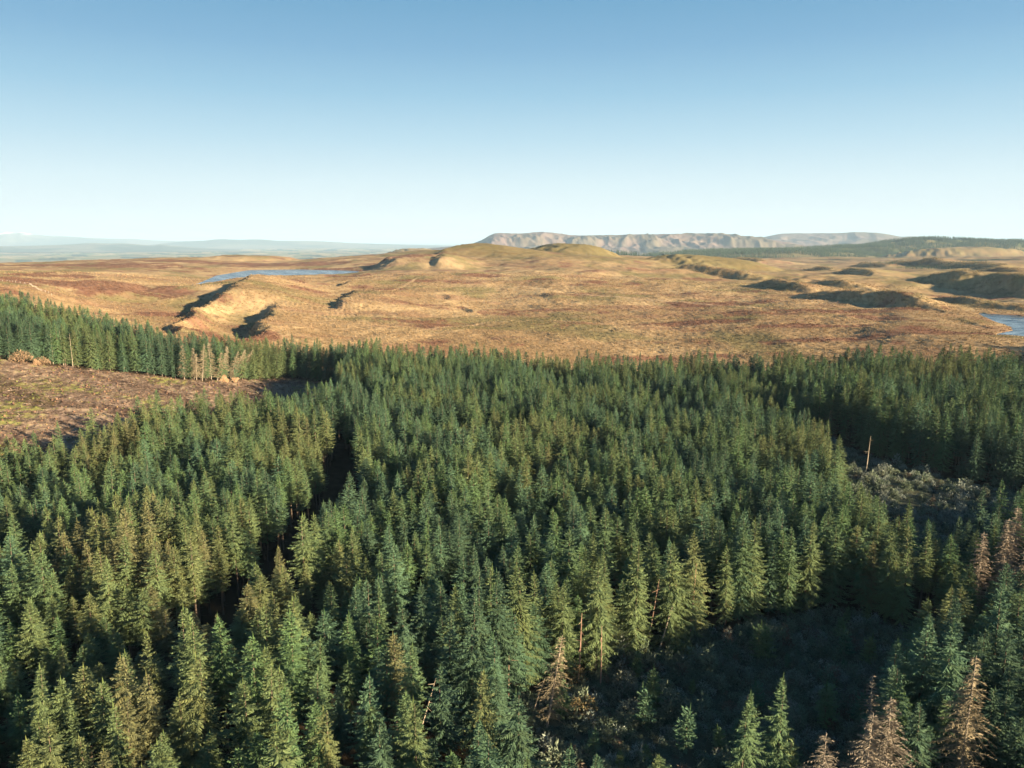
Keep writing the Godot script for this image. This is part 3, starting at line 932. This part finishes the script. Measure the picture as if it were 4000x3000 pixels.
func dead_spruces() -> void:
	var g := RandomNumberGenerator.new()
	g.seed = 91
	var grey := matte("dry grey wood", Color(0.30, 0.245, 0.19))
	var twig := matte("dry brown twigs", Color(0.24, 0.20, 0.15))
	var pale := matte("dry straw twigs", Color(0.25, 0.205, 0.13))
	var list := [
		[30.6, 67.6, 13.0, 0.48, 3.0, 1.6, 0, "bare brown dead spruce at the bottom edge, left of the pair of dead spruces", 0.0],
		[34.6, 67.7, 15.0, 0.42, 2.9, 2.4, 0, "shorter of the two brown dead spruces standing close together at the bottom edge", 2.0],
		[37.4, 68.6, 16.0, 0.44, 3.3, 2.8, 0, "taller of the two brown dead spruces standing close together at the bottom edge", -1.0],
		[46.7, 71.3, 19.0, 0.32, 3.0, 2.6, 1, "tall straw-coloured dying spruce with hanging boughs beside the right corner trees", 0.0],
		[40.5, 77.8, 13.0, 0.30, 1.8, 0.35, 0, "small bare dead spruce top in front of green spruces at the glade's right rim", -3.0],
		[4.3, 86.6, 13.0, 0.30, 1.9, 1.0, 1, "leaning straw-brown spruce at the left rim of the scrub glade", 8.0],
		[-125.0, 298.3, 13.0, 0.28, 2.2, 1.0, 1, "upright pale dying spruce at the near end of the leaning group by the felled ground", 2.0],
		[-122.2, 299.0, 15.0, 0.28, 2.2, 1.0, 1, "second pale dying spruce of the leaning group by the felled ground", 7.0],
		[-120.4, 303.6, 15.0, 0.28, 2.2, 1.0, 1, "straight pale-stemmed dying spruce in the middle of the leaning group", 0.0],
		[-119.3, 306.0, 14.0, 0.28, 2.1, 0.9, 1, "strongly leaning pale spruce right of the straight pale-stemmed one", 24.0],
		[-117.8, 308.5, 15.0, 0.28, 2.2, 1.0, 1, "pale spruce leaning gently, behind the strongly leaning one", 11.0],
		[-116.2, 314.0, 14.0, 0.28, 2.1, 0.9, 1, "leaning pale spruce near the uprooted root plates", 28.0],
		[-114.9, 318.6, 14.0, 0.28, 2.1, 0.9, 1, "farthest leaning pale spruce at the corner of the felled ground", 30.0],
		[-128.5, 297.6, 14.0, 0.3, 2.4, 1.2, 1, "bushy straw-brown spruce at the left end of the leaning group", 0.0],
		[-123.8, 297.6, 11.0, 0.32, 2.2, 1.2, 1, "short straw-brown spruce between the first two pale stems of the leaning group", 3.0],
		[-118.6, 305.0, 12.0, 0.3, 2.2, 1.2, 1, "bushy straw-brown spruce behind the uprooted root plate", 12.0],
		[-115.8, 311.0, 13.0, 0.3, 2.2, 1.2, 1, "bushy straw-brown spruce leaning over the smaller root plate", 20.0],
		[-113.8, 316.5, 13.0, 0.3, 2.2, 1.2, 1, "bushy straw-brown spruce at the far end of the leaning group", 14.0],
	]
	for s in list:
		var o := thing("dead_spruce", s[7], "dead tree", at(s[0], s[1], -0.1), "dead and dying spruces")
		part("stem", dead_stem(g, s[2], 0.15, false), grey, o)
		part("boughs", dead_boughs(g, s[2], s[3], s[4], 1.5, s[5]), twig if s[6] == 0 else pale, o)
		upright(o, g.randf() * TAU, s[8])
	# brown leafless larches at the right edge
	var russet := matte("larch twigs", Color(0.26, 0.21, 0.155))
	for s in [[77.7, 114.5, 18.0, "brown leafless larch, tallest of three at the right edge of the plantation"], [81.5, 118.3, 18.5, "brown leafless larch half cut off by the right edge, farthest back of three"], [73.2, 113.3, 16.0, "brown leafless larch, leftmost of three at the right edge of the plantation"], [76.0, 107.0, 16.5, "brown leafless larch in front of the two tall ones at the right edge"], [74.8, 102.5, 16.0, "lowest brown leafless larch at the right edge among green spruces"]]:
		var o := thing("larch_tree", s[3], "larch", at(s[0], s[1], -0.1), "leafless larches")
		part("trunk", dead_stem(g, s[2], 0.14, false), grey, o)
		part("crown", dead_boughs(g, s[2], 0.32, 2.7, 1.5, 3.2), russet, o)
		upright(o, g.randf() * TAU, 0.0)

func bare_poles() -> void:
	var g := RandomNumberGenerator.new()
	g.seed = 93
	var bone := matte("bleached wood", Color(0.40, 0.33, 0.24))
	var bark := matte("reddish bark", Color(0.34, 0.21, 0.15))
	# x, f, height, girth, lean, material, snapped, twigs, label
	for s in [
		[95.0, 199.0, 9.5, 0.17, 3.0, 0, true, 14, "pale broken-off tree trunk standing alone by the track clearing"],
		[93.0, 222.0, 12.0, 0.07, 5.0, 1, false, 30, "thin dark bare tree with short twigs at the corner of the track clearing"],
		[21.7, 105.4, 9.0, 0.13, 14.0, 0, true, 3, "leaning pale snapped trunk in front of the spruces at the glade"],
		[23.6, 107.0, 11.0, 0.12, 4.0, 1, false, 8, "slim reddish bare trunk just behind the leaning snapped one"],
		[27.2, 108.4, 13.0, 0.13, 1.5, 1, false, 16, "tall straight bare trunk right of the leaning snapped one"],
		[20.2, 106.6, 11.5, 0.11, 8.0, 1, false, 5, "thin tilted bare trunk left of the leaning snapped one"],
		[9.2, 97.5, 10.5, 0.14, 2.0, 1, false, 14, "bare reddish trunk between two green spruces at the glade's upper left"],
		[12.2, 96.8, 9.0, 0.12, 0.0, 1, false, 6, "bare straight trunk below a green crown at the glade's left rim"],
		[2.6, 90.0, 5.5, 0.12, 18.0, 0, false, 4, "leaning pale trunk resting low at the left rim of the glade"],
		[-0.5, 92.0, 7.0, 0.12, 1.0, 1, false, 10, "bare trunk with dead twigs beside the leftmost glade spruces"],
		[126.0, 187.0, 6.0, 0.12, -4.0, 0, true, 3, "short pale stub of a trunk at the far right of the track clearing"],
		[-166.0, 287.5, 13.0, 0.11, 0.0, 0, false, 10, "pale bare trunk in the shelterbelt front, leftmost of three"],
		[-171.5, 284.5, 12.0, 0.11, 1.0, 0, false, 8, "pale bare trunk in the shelterbelt front, rightmost of the trio by the bush"],
		[-168.5, 286.0, 13.5, 0.11, -1.0, 0, false, 8, "pale bare trunk in the shelterbelt front, middle one of three"],
		[-11.5, 83.5, 9.0, 0.10, 16.0, 0, false, 12, "thin bare whitish tree leaning among green spruces left of the glade"],
	]:
		var o := thing("bare_trunk", s[8], "dead tree", at(s[0], s[1], -0.1), "bare trunks")
		part("stem", dead_stem(g, s[2], s[3], s[6]), bone if s[5] == 0 else bark, o)
		var b := Builder.new()
		for i in s[7]:
			var y: float = s[2] * g.randf_range(0.25, 0.97)
			var az := g.randf() * TAU
			var l := g.randf_range(0.4, 1.3)
			var p := Vector3(cos(az) * 0.05, y, sin(az) * 0.05)
			var q := p + Vector3(cos(az) * l, g.randf_range(-0.35, 0.15) * l, sin(az) * l)
			b.limb(p, q, 0.028, 0.01, Color(1, 1, 1) * g.randf_range(0.7, 1.1), 3)
		part("twigs", b.mesh(), bone if s[5] == 0 else bark, o)
		upright(o, g.randf() * TAU, s[4])

func glade_scrub() -> void:
	var g := RandomNumberGenerator.new()
	g.seed = 95
	var leaf := matte("scrub leaves", Color.WHITE, 0.65)
	leaf.backlight_enabled = true
	leaf.backlight = Color(0.2, 0.2, 0.15)
	var shapes := [bush_mesh(g, 0.9, 0.9, 170), bush_mesh(g, 1.2, 0.7, 190), bush_mesh(g, 0.6, 1.3, 130)]
	var places := [[], [], []]
	var tints := [[], [], []]
	var clump := noise(61, 0.12, 3)
	for i in 13500:
		var p: Vector2
		if i < 7200: p = Vector2(g.randf_range(-6, 64), g.randf_range(42, 120))
		else: p = Vector2(g.randf_range(64, 162), g.randf_range(128, 240))
		if not Geometry2D.is_point_in_polygon(p, glade if i < 7200 else track): continue
		var c := clump.get_noise_2d(p.x, p.y)
		if g.randf() < 0.25 - c * 0.8: continue
		var k := g.randi() % 3
		var size := g.randf_range(0.6, 1.15) * (1.0 + c)
		places[k].append(stand(p.x, p.y, g.randf() * TAU, Vector3(size, size * g.randf_range(0.7, 1.8), size), 0.15))
		var t := Color(0.10, 0.14, 0.085).lerp(Color(0.14, 0.16, 0.105), g.randf())
		if g.randf() < (0.14 if i < 7200 else 0.4): t = Color(0.21, 0.235, 0.19)
		if g.randf() < 0.06: t = Color(0.13, 0.095, 0.065)
		tints[k].append(t * g.randf_range(0.75, 1.3))
	var scrub := Node3D.new()
	scrub.name = "scrub"
	add_child(scrub)
	tag(scrub, "low dark tangled scrub covering the glade and the track clearing", "", "", "stuff")
	for k in 3: scatter("bushes", shapes[k], leaf, places[k], tints[k], scrub)
	# bushes one can tell apart in the glade
	var fresh := matte("bush leaves bright", Color(0.12, 0.14, 0.05), 0.65)
	var frosted := matte("bush leaves pale", Color(0.15, 0.16, 0.11), 0.65)
	var tawny := matte("bush leaves tawny", Color(0.16, 0.12, 0.055), 0.65)
	var shape := bush_mesh(g, 1.3, 1.9, 420)
	var core := Builder.new()
	for i in 7:
		var az := TAU * i / 7.0
		core.limb(Vector3(0, -0.3, 0), Vector3(cos(az) * 0.8, 1.3, sin(az) * 0.8), 0.04, 0.012, Color(1, 1, 1), 4)
	var stems := core.mesh()
	for s in [[24.8, 103.4, 1.2, 0, "bright green bush standing in the middle of the upper glade"], [27.0, 101.4, 1.0, 1, "pale grey-green bush just right of the bright green one in the glade"], [29.3, 100.6, 0.9, 1, "second pale bush to the right of the bright green one"], [31.4, 99.4, 0.8, 1, "third pale bush in the row right of the bright green one"],
			[15.4, 95.7, 1.0, 1, "pale bush in the middle of the glade left of the pale row"], [9.2, 90.0, 1.0, 2, "tawny bush at the lower left of the glade"], [15.3, 89.0, 1.1, 1, "pale bush low in the glade, above the small spruces at the bottom"], [8.0, 97.0, 1.2, 2, "tawny bush under the edge spruces at the glade's left"], [19.5, 106.0, 1.3, 0, "bright bush at the foot of the leaning snapped trunk"],
			[36.0, 104.5, 0.9, 1, "pale bush at the glade's far side below the dark spruces"], [55.2, 80.0, 1.3, 2, "orange-brown bracken bush at the bottom right corner"], [59.6, 82.6, 1.3, 2, "tawny bush beside the bracken at the bottom right corner"], [38.5, 95.5, 1.0, 1, "pale bush near the right side of the glade"]]:
		var o := thing("bush", s[4], "bush", at(s[0], s[1], -0.1), "bushes in the glade")
		part("stems", stems, matte("bush stems", Color(0.14, 0.10, 0.07)), o)
		part("leaves", shape, [fresh, frosted, tawny][s[3]], o)
		upright(o, g.randf() * TAU, 0.0, s[2] * 1.35)
	# young spruces rising out of the scrub
	var young := spruce_crown(g, 4.0, 0.42, 1.1, 0.3, 0.4, 0.0, 0.16)
	var young_stem := spruce_trunk(g, 4.0, 0.5, false)
	var spots := []
	while spots.size() < 34:
		var p := Vector2(g.randf_range(-2, 62), g.randf_range(62, 118))
		if Geometry2D.is_point_in_polygon(p, glade) and from_edge(glade, p) > 1.5: spots.append(p)
	spots.sort_custom(func(a, b): return a.x / a.y < b.x / b.y)
	var nth := [0, 0, 0]
	for k in spots.size():
		var p: Vector2 = spots[k]
		var band := 0 if p.y < 80.0 else (1 if p.y < 97.0 else 2)
		var o := thing("young_spruce", "young spruce poking out of the glade scrub, %s from left in its %s part" % [ORDINALS[nth[band]], ["nearest", "middle", "farthest"][band]], "young spruce", at(p.x, p.y, -0.1), "young spruces in the glade")
		nth[band] += 1
		part("trunk", young_stem, matte("bark", Color(1, 1, 1)), o)
		part("crown", young, needle_material("needles %d" % (k % 3), TINTS[k % 3]), o)
		upright(o, g.randf() * TAU, 0.0, g.randf_range(0.6, 1.7))
	# the big leafless bush by the shelterbelt
	for s in [[-178.2, 276.5, 1.9, "round brown leafless bush before the dark shelterbelt on the felled ground"], [-172.5, 279.0, 1.4, "smaller brown leafless bush right of the round one by the shelterbelt"]]:
		var o := thing("leafless_bush", s[3], "bush", at(s[0], s[1], -0.1), "leafless bushes by the shelterbelt")
		part("stems", stems, matte("bush stems", Color(0.14, 0.10, 0.07)), o)
		part("twigs", bush_mesh(g, 2.0, 2.4, 800), matte("bare bush twigs", Color(0.30, 0.20, 0.12)), o)
		upright(o, g.randf() * TAU, 0.0, s[2])

func felled_ground() -> void:
	var g := RandomNumberGenerator.new()
	g.seed = 97
	var wood_mat := matte("felling debris", Color.WHITE, 0.9)
	# stumps and heaps of cut branches, too many to count
	var b := Builder.new()
	for i in 26:
		var az := g.randf() * TAU
		var d := Vector3(cos(az), g.randf_range(-0.05, 0.35), sin(az))
		var o := Vector3(g.randf_range(-0.7, 0.7), g.randf_range(0.0, 0.35), g.randf_range(-0.7, 0.7))
		b.shoot(o, o + d * g.randf_range(0.5, 1.4), Vector3(-d.z, 0.3, d.x) * g.randf_range(0.04, 0.09), Color(1, 1, 1) * g.randf_range(0.5, 1.3))
	var heap := b.mesh()
	var s := Builder.new()
	s.limb(Vector3(0, -0.2, 0), Vector3(0, 0.35, 0), 0.30, 0.22, Color(0.5, 0.4, 0.35), 8)
	for i in 8:
		var p := TAU * i / 8.0
		var q := TAU * (i + 1) / 8.0
		s.tri(Vector3(0, 0.36, 0), Vector3(cos(q) * 0.22, 0.35, sin(q) * 0.22), Vector3(cos(p) * 0.22, 0.35, sin(p) * 0.22), Color(1.5, 1.3, 1.0))
	var stump := s.mesh()
	var tuft := tuft_mesh(g, 14, 0.5, 0.5)
	var places := [[], [], []]
	var tints := [[], [], []]
	var clump := noise(63, 0.09, 3)
	for i in 30000:
		var p := Vector2(g.randf_range(-300, -52), g.randf_range(150, 335))
		var u := g.randf()
		var w := g.randf()
		if not Geometry2D.is_point_in_polygon(p, felled): continue
		var c := clump.get_noise_2d(p.x, p.y)
		var k := 0 if u < 0.45 else (1 if u < 0.6 else 2)
		if k == 2 and c < -0.05: k = 0
		var size := g.randf_range(0.6, 1.3)
		places[k].append(stand(p.x, p.y, g.randf() * TAU, Vector3(size, size, size), 0.05))
		var t := Color(0.235, 0.16, 0.115)
		if k == 0 and w < 0.12: t = Color(0.45, 0.33, 0.24)
		elif k == 0 and w < 0.3: t = Color(0.08, 0.055, 0.045)
		elif k == 1: t = Color(0.30, 0.21, 0.15)
		elif k == 2: t = Color(0.20, 0.21, 0.06) if c > 0.15 else Color(0.27, 0.19, 0.09)
		tints[k].append(t * g.randf_range(0.7, 1.3))
	var debris := Node3D.new()
	debris.name = "felling_debris"
	add_child(debris)
	tag(debris, "brown cut branches, stumps and grass littering the felled ground", "", "", "stuff")
	scatter("branches", heap, wood_mat, places[0], tints[0], debris)
	scatter("stumps", stump, wood_mat, places[1], tints[1], debris)
	scatter("grass", tuft, wood_mat, places[2], tints[2], debris)
	# uprooted root plates and a fallen log at the corner of the felled ground
	for e in [[-116.2, 306.0, 1.7, "uprooted brown root plate at the foot of the leaning spruces"], [-113.0, 309.5, 1.3, "smaller root plate right of the larger one by the leaning spruces"], [-173.5, 277.6, 1.2, "orange-brown upturned root plate beside the round leafless bush"]]:
		var o := thing("root_plate", e[3], "root plate", at(e[0], e[1], 0.0), "uprooted root plates")
		var r := Builder.new()
		for i in 16:
			var a0 := TAU * i / 16.0
			var a1 := TAU * (i + 1) / 16.0
			var r0 := 1.0 + 0.3 * sin(a0 * 3.0 + e[0])
			var r1 := 1.0 + 0.3 * sin(a1 * 3.0 + e[0])
			for z in [0.25, -0.25]:
				r.tri(Vector3(0, 0.8, z * 2.0), Vector3(cos(a0) * r0, 0.8 + sin(a0) * r0 * 0.9, z), Vector3(cos(a1) * r1, 0.8 + sin(a1) * r1 * 0.9, z), Color(1, 1, 1) * g.randf_range(0.6, 1.3))
			r.tri(Vector3(cos(a0) * r0, 0.8 + sin(a0) * r0 * 0.9, 0.25), Vector3(cos(a1) * r1, 0.8 + sin(a1) * r1 * 0.9, 0.25), Vector3(cos(a0) * r0, 0.8 + sin(a0) * r0 * 0.9, -0.25), Color(1, 1, 1) * g.randf_range(0.6, 1.3))
			r.tri(Vector3(cos(a1) * r1, 0.8 + sin(a1) * r1 * 0.9, 0.25), Vector3(cos(a1) * r1, 0.8 + sin(a1) * r1 * 0.9, -0.25), Vector3(cos(a0) * r0, 0.8 + sin(a0) * r0 * 0.9, -0.25), Color(1, 1, 1) * g.randf_range(0.6, 1.3))
		part("soil", r.mesh(), matte("root soil", Color(0.24, 0.15, 0.085)), o)
		var q := Builder.new()
		for i in 12:
			var az := g.randf() * TAU
			q.limb(Vector3(0, 0.8, 0.3), Vector3(cos(az) * 1.5, 0.8 + sin(az) * 1.2, g.randf_range(0.2, 0.7)), 0.06, 0.015, Color(1, 1, 1), 4)
		part("roots", q.mesh(), matte("root wood", Color(0.36, 0.25, 0.15)), o)
		upright(o, 0.35, 0.0, e[2])
	var log_thing := thing("fallen_log", "pale fallen log with its root end up, lying below the shelterbelt corner", "log", at(-113.5, 326.0, 0.5))
	var lg := Builder.new()
	lg.limb(Vector3(-4.6, 0.9, 1.0), Vector3(4.4, 0.0, -0.6), 0.45, 0.22, Color(1, 1, 1), 8)
	part("stem", lg.mesh(), matte("pale log", Color(0.36, 0.27, 0.15)), log_thing)
	var lr := Builder.new()
	for i in 9:
		var az := TAU * i / 9.0
		lr.limb(Vector3(-4.6, 0.9, 1.0), Vector3(-5.2, 0.9 + 1.2 * sin(az), 1.0 + 1.2 * cos(az)), 0.12, 0.03, Color(1, 1, 1), 4)
	part("roots", lr.mesh(), matte("root wood", Color(0.36, 0.25, 0.15)), log_thing)

func moor_tussocks() -> void:
	var g := RandomNumberGenerator.new()
	g.seed = 99
	var mat := matte("tussock blades", Color.WHITE, 0.9)
	var shapes := [tuft_mesh(g, 16, 0.55, 0.7), tuft_mesh(g, 12, 0.4, 1.0)]
	var places := [[], []]
	var tints := [[], []]
	for i in 110000:
		var az := g.randf_range(-0.66, 0.66)
		var r := 330.0 * pow(3.0, g.randf())
		var p := Vector2(r * sin(az), r * cos(az))
		var u := g.randf()
		var w := g.randf()
		if r < 420.0 and (Geometry2D.is_point_in_polygon(p, wood) or Geometry2D.is_point_in_polygon(p, shelterbelt) or Geometry2D.is_point_in_polygon(p, felled)): continue
		var h := land(p.x, p.y)
		if p.x > 280.0 and h < EAST_LEVEL + 0.2 or p.x < -200.0 and r > 740.0 and h < WEST_LEVEL + 0.2: continue
		var k := i % 2
		var size := (0.7 + 0.7 * u) * (1.0 + r / 900.0)
		places[k].append(Transform3D(Basis(Vector3.UP, w * TAU).scaled_local(Vector3(size, size * 0.8, size)), Vector3(p.x, h, -p.y)))
		tints[k].append(moor_color(p.x, p.y, r) * (0.8 + 0.5 * w))
	var grass := Node3D.new()
	grass.name = "moor_grass"
	add_child(grass)
	tag(grass, "tussocks of straw-coloured grass covering the moor", "", "", "stuff")
	for k in 2: scatter("tussocks", shapes[k], mat, places[k], tints[k], grass)

func far_woods() -> void:
	var g := RandomNumberGenerator.new()
	g.seed = 101
	var shapes := []
	for q in 3:
		var b := Builder.new()
		for i in 34:
			var y := pow(g.randf(), 0.8) * 13.0
			var r := (14.0 - y) * 0.24
			var az := g.randf() * TAU
			var o := Vector3(cos(az) * r * 0.2, y + 0.8, sin(az) * r * 0.2)
			b.shoot(o, Vector3(cos(az) * r, y - 0.4, sin(az) * r), Vector3(-sin(az), 0, cos(az)) * r * 0.35, Color(1, 1, 1) * g.randf_range(0.7, 1.3))
		b.limb(Vector3(0, -1, 0), Vector3(0, 14, 0), 0.3, 0.05, Color(1.5, 1.2, 1.2), 4)
		shapes.append(b.mesh())
	var gaps := noise(65, 0.004, 3)
	# x, f, half width, half depth, how many, label
	for e in [
		[1650, 4200, 1000, 520, 16000, "dark conifer wood spread over the long hill on the right"],
		[2750, 4350, 950, 560, 15000, "dark conifer wood over the hill at the right edge, below the skyline"],
		[1150, 3650, 560, 320, 7000, "dark conifer wood along the low ridge in front of the cliffed fell"],
		[360, 2620, 70, 60, 160, "small dark wood in the dip between the two olive knolls"],
		[-690, 2950, 100, 70, 260, "narrow far plantation on the skyline beyond the west loch"],
		[930, 1880, 60, 120, 200, "dark wood on the small hummock before the long hill"],
		[895, 1600, 60, 150, 300, "dark wood on the hummocky ground right of the small hummock"],
	]:
		var places := [[], [], []]
		var tints := [[], [], []]
		for i in e[4]:
			var u := sqrt(g.randf())
			var az := g.randf() * TAU
			var x: float = e[0] + cos(az) * u * e[2]
			var f: float = e[1] + sin(az) * u * e[3]
			var k := g.randi() % 3
			var w := g.randf()
			if gaps.get_noise_2d(x, f) < -0.30: continue
			var size: float = g.randf_range(0.7, 1.2) * (0.45 if e[1] < 2000 else 1.2)
			places[k].append(stand(x, f, w * TAU, Vector3(size, size, size), 0.5))
			tints[k].append(Color(0.055, 0.088, 0.05).lerp(Color(0.095, 0.088, 0.05), 0.35 * w * w))
		var o := Node3D.new()
		o.name = numbered("far_wood")
		add_child(o)
		tag(o, e[5], "", "", "stuff")
		for k in 3: scatter("trees", shapes[k], matte("needles far", Color.WHITE, 0.8), places[k], tints[k], o)

func moor_fence() -> void:
	var o := thing("wire_fence", "old wire fence of grey posts crossing the left part of the moor", "fence", at(-372.0, 590.0))
	var line := [Vector2(-400, 604), Vector2(-391, 601), Vector2(-380, 594), Vector2(-369, 593), Vector2(-352, 571), Vector2(-332, 547), Vector2(-318, 538)]
	var post := Builder.new()
	post.limb(Vector3(0, -0.2, 0), Vector3(0, 1.35, 0), 0.09, 0.08, Color(1, 1, 1), 6)
	var shape := post.mesh()
	var grey := matte("weathered post", Color(0.50, 0.45, 0.38))
	var wires := Builder.new()
	var last := Vector3.ZERO
	for i in line.size() - 1:
		var n := int(line[i].distance_to(line[i + 1]) / 3.5)
		for k in n:
			var p: Vector2 = line[i].lerp(line[i + 1], k / float(n))
			var q := at(p.x, p.y) - o.position
			part("post", shape, grey, o).position = q
			if i + k > 0:
				for y in [0.5, 0.9, 1.25]: wires.limb(last + Vector3(0, y, 0), q + Vector3(0, y, 0), 0.012, 0.012, Color(1, 1, 1), 3)
			last = q
	part("wires", wires.mesh(), matte("wire", Color(0.3, 0.3, 0.3)), o)

func bank_scrub() -> void:
	# dark gorse and heather clinging to the steep banks
	var g := RandomNumberGenerator.new()
	g.seed = 103
	var shape := bush_mesh(g, 1.5, 1.3, 60)
	var places := []
	var tints := []
	for s in scarp_data:
		if s[0] < 150.0: continue
		var n := int(s[7] * s[8] / 9.0)
		for i in n:
			var p: Vector2 = s[4] + s[5] * (g.randf() * s[7]) + s[6] * (g.randf_range(-0.1, 1.15) * s[8])
			var size: float = g.randf_range(0.5, 1.3) * (1.0 + s[1] / 1500.0)
			if p.x > 270.0 and land(p.x, p.y) < EAST_LEVEL + 0.2 and p.y < 640.0: continue
			places.append(stand(p.x, p.y, g.randf() * TAU, Vector3(size, size, size), 0.2))
			tints.append(Color(0.15, 0.14, 0.07).lerp(Color(0.26, 0.19, 0.10), g.randf()))
	var o := Node3D.new()
	o.name = "bank_scrub"
	add_child(o)
	tag(o, "gorse and heather growing over the steep banks of the moor", "", "", "stuff")
	scatter("bushes", shape, matte("gorse", Color.WHITE, 0.85), places, tints, o)

func build_sky() -> Image:
	# clear winter air: pale at the horizon, blue above, a shade deeper away from the sun; thin wisps low down
	var w := 2048
	var h := 1024
	var im := Image.create(w, h, false, Image.FORMAT_RGBF)
	var wisp := noise(41, 0.05, 4)
	var stops := [[-90.0, Color(0.50, 0.55, 0.60)], [-0.5, Color(0.74, 0.82, 0.83)], [0.0, Color(0.80, 0.875, 0.88)], [1.5, Color(0.80, 0.885, 0.90)], [4.0, Color(0.685, 0.835, 0.89)], [7.0, Color(0.485, 0.70, 0.825)], [10.0, Color(0.325, 0.565, 0.745)], [13.0, Color(0.22, 0.44, 0.655)], [16.5, Color(0.148, 0.36, 0.575)], [30.0, Color(0.06, 0.20, 0.42)], [90.0, Color(0.035, 0.12, 0.29)]]
	for y in h:
		var e := 90.0 - (y + 0.5) / h * 180.0
		var k := Color.BLACK
		for i in stops.size() - 1:
			if e >= stops[i][0] and e <= stops[i + 1][0]:
				k = stops[i][1].lerp(stops[i + 1][1], (e - stops[i][0]) / (stops[i + 1][0] - stops[i][0]))
		for x in w:
			var c := k
			if e > 0.3 and e < 1.6:
				# a few thin grey wisps just above the horizon
				var az := (x + 0.5) / w * 360.0 - 180.0
				for q in [[-11.6, 0.75, 1.6, 0.10], [-9.6, 0.8, 0.8, 0.08], [-2.2, 1.05, 1.5, 0.12], [-20.0, 0.9, 2.5, 0.05]]:
					var d: float = absf(az - q[0]) / q[2]
					var v: float = absf(e - q[1]) / q[3]
					if d < 1.0: c = c.lerp(Color(0.60, 0.68, 0.72), 0.45 * (1.0 - d) * clampf(1.4 - v * 0.5, 0.0, 1.0) * clampf(0.7 + 2.0 * wisp.get_noise_2d(x * 3.0, y * 9.0), 0.0, 1.0))
			im.set_pixel(x, y, c)
	return im

func _ready() -> void:
	var cam := Camera3D.new()
	cam.name = "camera"
	cam.fov = 53.0
	cam.near = 0.5
	cam.far = 90000.0
	cam.position = Vector3(0, EYE, 0)
	cam.rotation_degrees = Vector3(-10.5, 0, 0)
	add_child(cam)
	cam.current = true

	var env := Environment.new()
	env.background_mode = Environment.BG_SKY
	var sky := Sky.new()
	var pano := PanoramaSkyMaterial.new()
	pano.panorama = ImageTexture.create_from_image(build_sky())
	sky.sky_material = pano
	env.sky = sky
	env.background_energy_multiplier = 0.238
	env.tonemap_mode = Environment.TONE_MAPPER_LINEAR
	env.tonemap_exposure = 4.4
	env.sdfgi_enabled = true
	env.ssao_enabled = true
	env.ssil_enabled = true
	env.fog_enabled = true
	env.fog_density = 0.00004
	env.fog_light_color = Color(0.76, 0.89, 1.0)
	var we := WorldEnvironment.new()
	we.name = "world_environment"
	we.environment = env
	add_child(we)

	var sun := DirectionalLight3D.new()
	sun.name = "sun"
	sun.light_energy = 1.6
	sun.light_color = Color(1.0, 0.915, 0.77)
	sun.light_angular_distance = 0.5
	sun.shadow_enabled = true
	var up := deg_to_rad(14.0)
	var round := deg_to_rad(57.0)
	var towards := Vector3(cos(up) * sin(round), sin(up), cos(up) * cos(round))
	add_child(sun)
	sun.look_at_from_position(towards * 100.0, Vector3.ZERO)

	rng.seed = 3
	ready_land()
	build_ground()
	build_loch("west_loch", loch_west, WEST_LEVEL)
	build_loch("east_loch", loch_east, EAST_LEVEL)
	build_range("cliff_fell", 8800.0, 1300.0, -135.0, [[-10.29, -116], [-7.63, -46], [-4.94, -5], [-3.25, 15], [-2.23, 71], [-1.49, 133], [-1.05, 148], [0.47, 143], [2.16, 161], [3.17, 148], [4.86, 122], [6.20, 122], [8.20, 132], [10.50, 136], [13.09, 141], [15.00, 130], [17.51, 95], [19.96, 32], [22.36, -53], [24.11, -122]], 0.85, fell_tone, 51, 260.0)
	build_range("rounded_fell", 13000.0, 2600.0, -140.0, [[14.42, -114], [16.28, 47], [17.81, 126], [19.02, 176], [21.10, 181], [23.98, 186], [25.11, 171], [26.22, 129], [27.16, 129], [27.84, 95], [28.91, 35], [30.48, -30], [34.38, -107]], 0.1, fell_tone, 53, 500.0)
	build_range("near_mountain", 21000.0, 3500.0, -150.0, [[-36.63, -75], [-34.60, -28], [-33.21, -50], [-31.76, -42], [-30.76, -32], [-29.49, -12], [-28.18, 19], [-27.39, 8], [-26.31, 8], [-24.66, -37], [-24.10, -16], [-23.53, -50], [-21.23, -120], [-19.17, -150]], 0.0, blue_tone, 55, 900.0)
	build_range("middle_mountain", 28000.0, 4000.0, -150.0, [[-26.06, -120], [-23.23, 33], [-21.49, 79], [-20.60, 124], [-19.10, 110], [-17.88, 125], [-16.65, 79], [-14.13, 64], [-11.56, 0], [-8.61, -49], [-3.59, -115], [-0.20, -150]], 0.0, blue_tone, 57, 1200.0)
	build_range("snowy_mountain", 36000.0, 5000.0, -150.0, [[-37.65, 163], [-35.45, 285], [-33.60, 342], [-33.13, 361], [-32.76, 415], [-32.41, 381], [-32.04, 400], [-31.32, 332], [-30.71, 280], [-29.45, 246], [-28.15, 193], [-26.56, 158], [-26.01, 158], [-24.64, 102], [-22.08, 26], [-19.13, -150]], 0.0, snow_tone, 59, 1500.0)
	plant_forest()
	dead_spruces()
	bare_poles()
	glade_scrub()
	felled_ground()
	moor_fence()
	moor_tussocks()
	far_woods()
	bank_scrub()
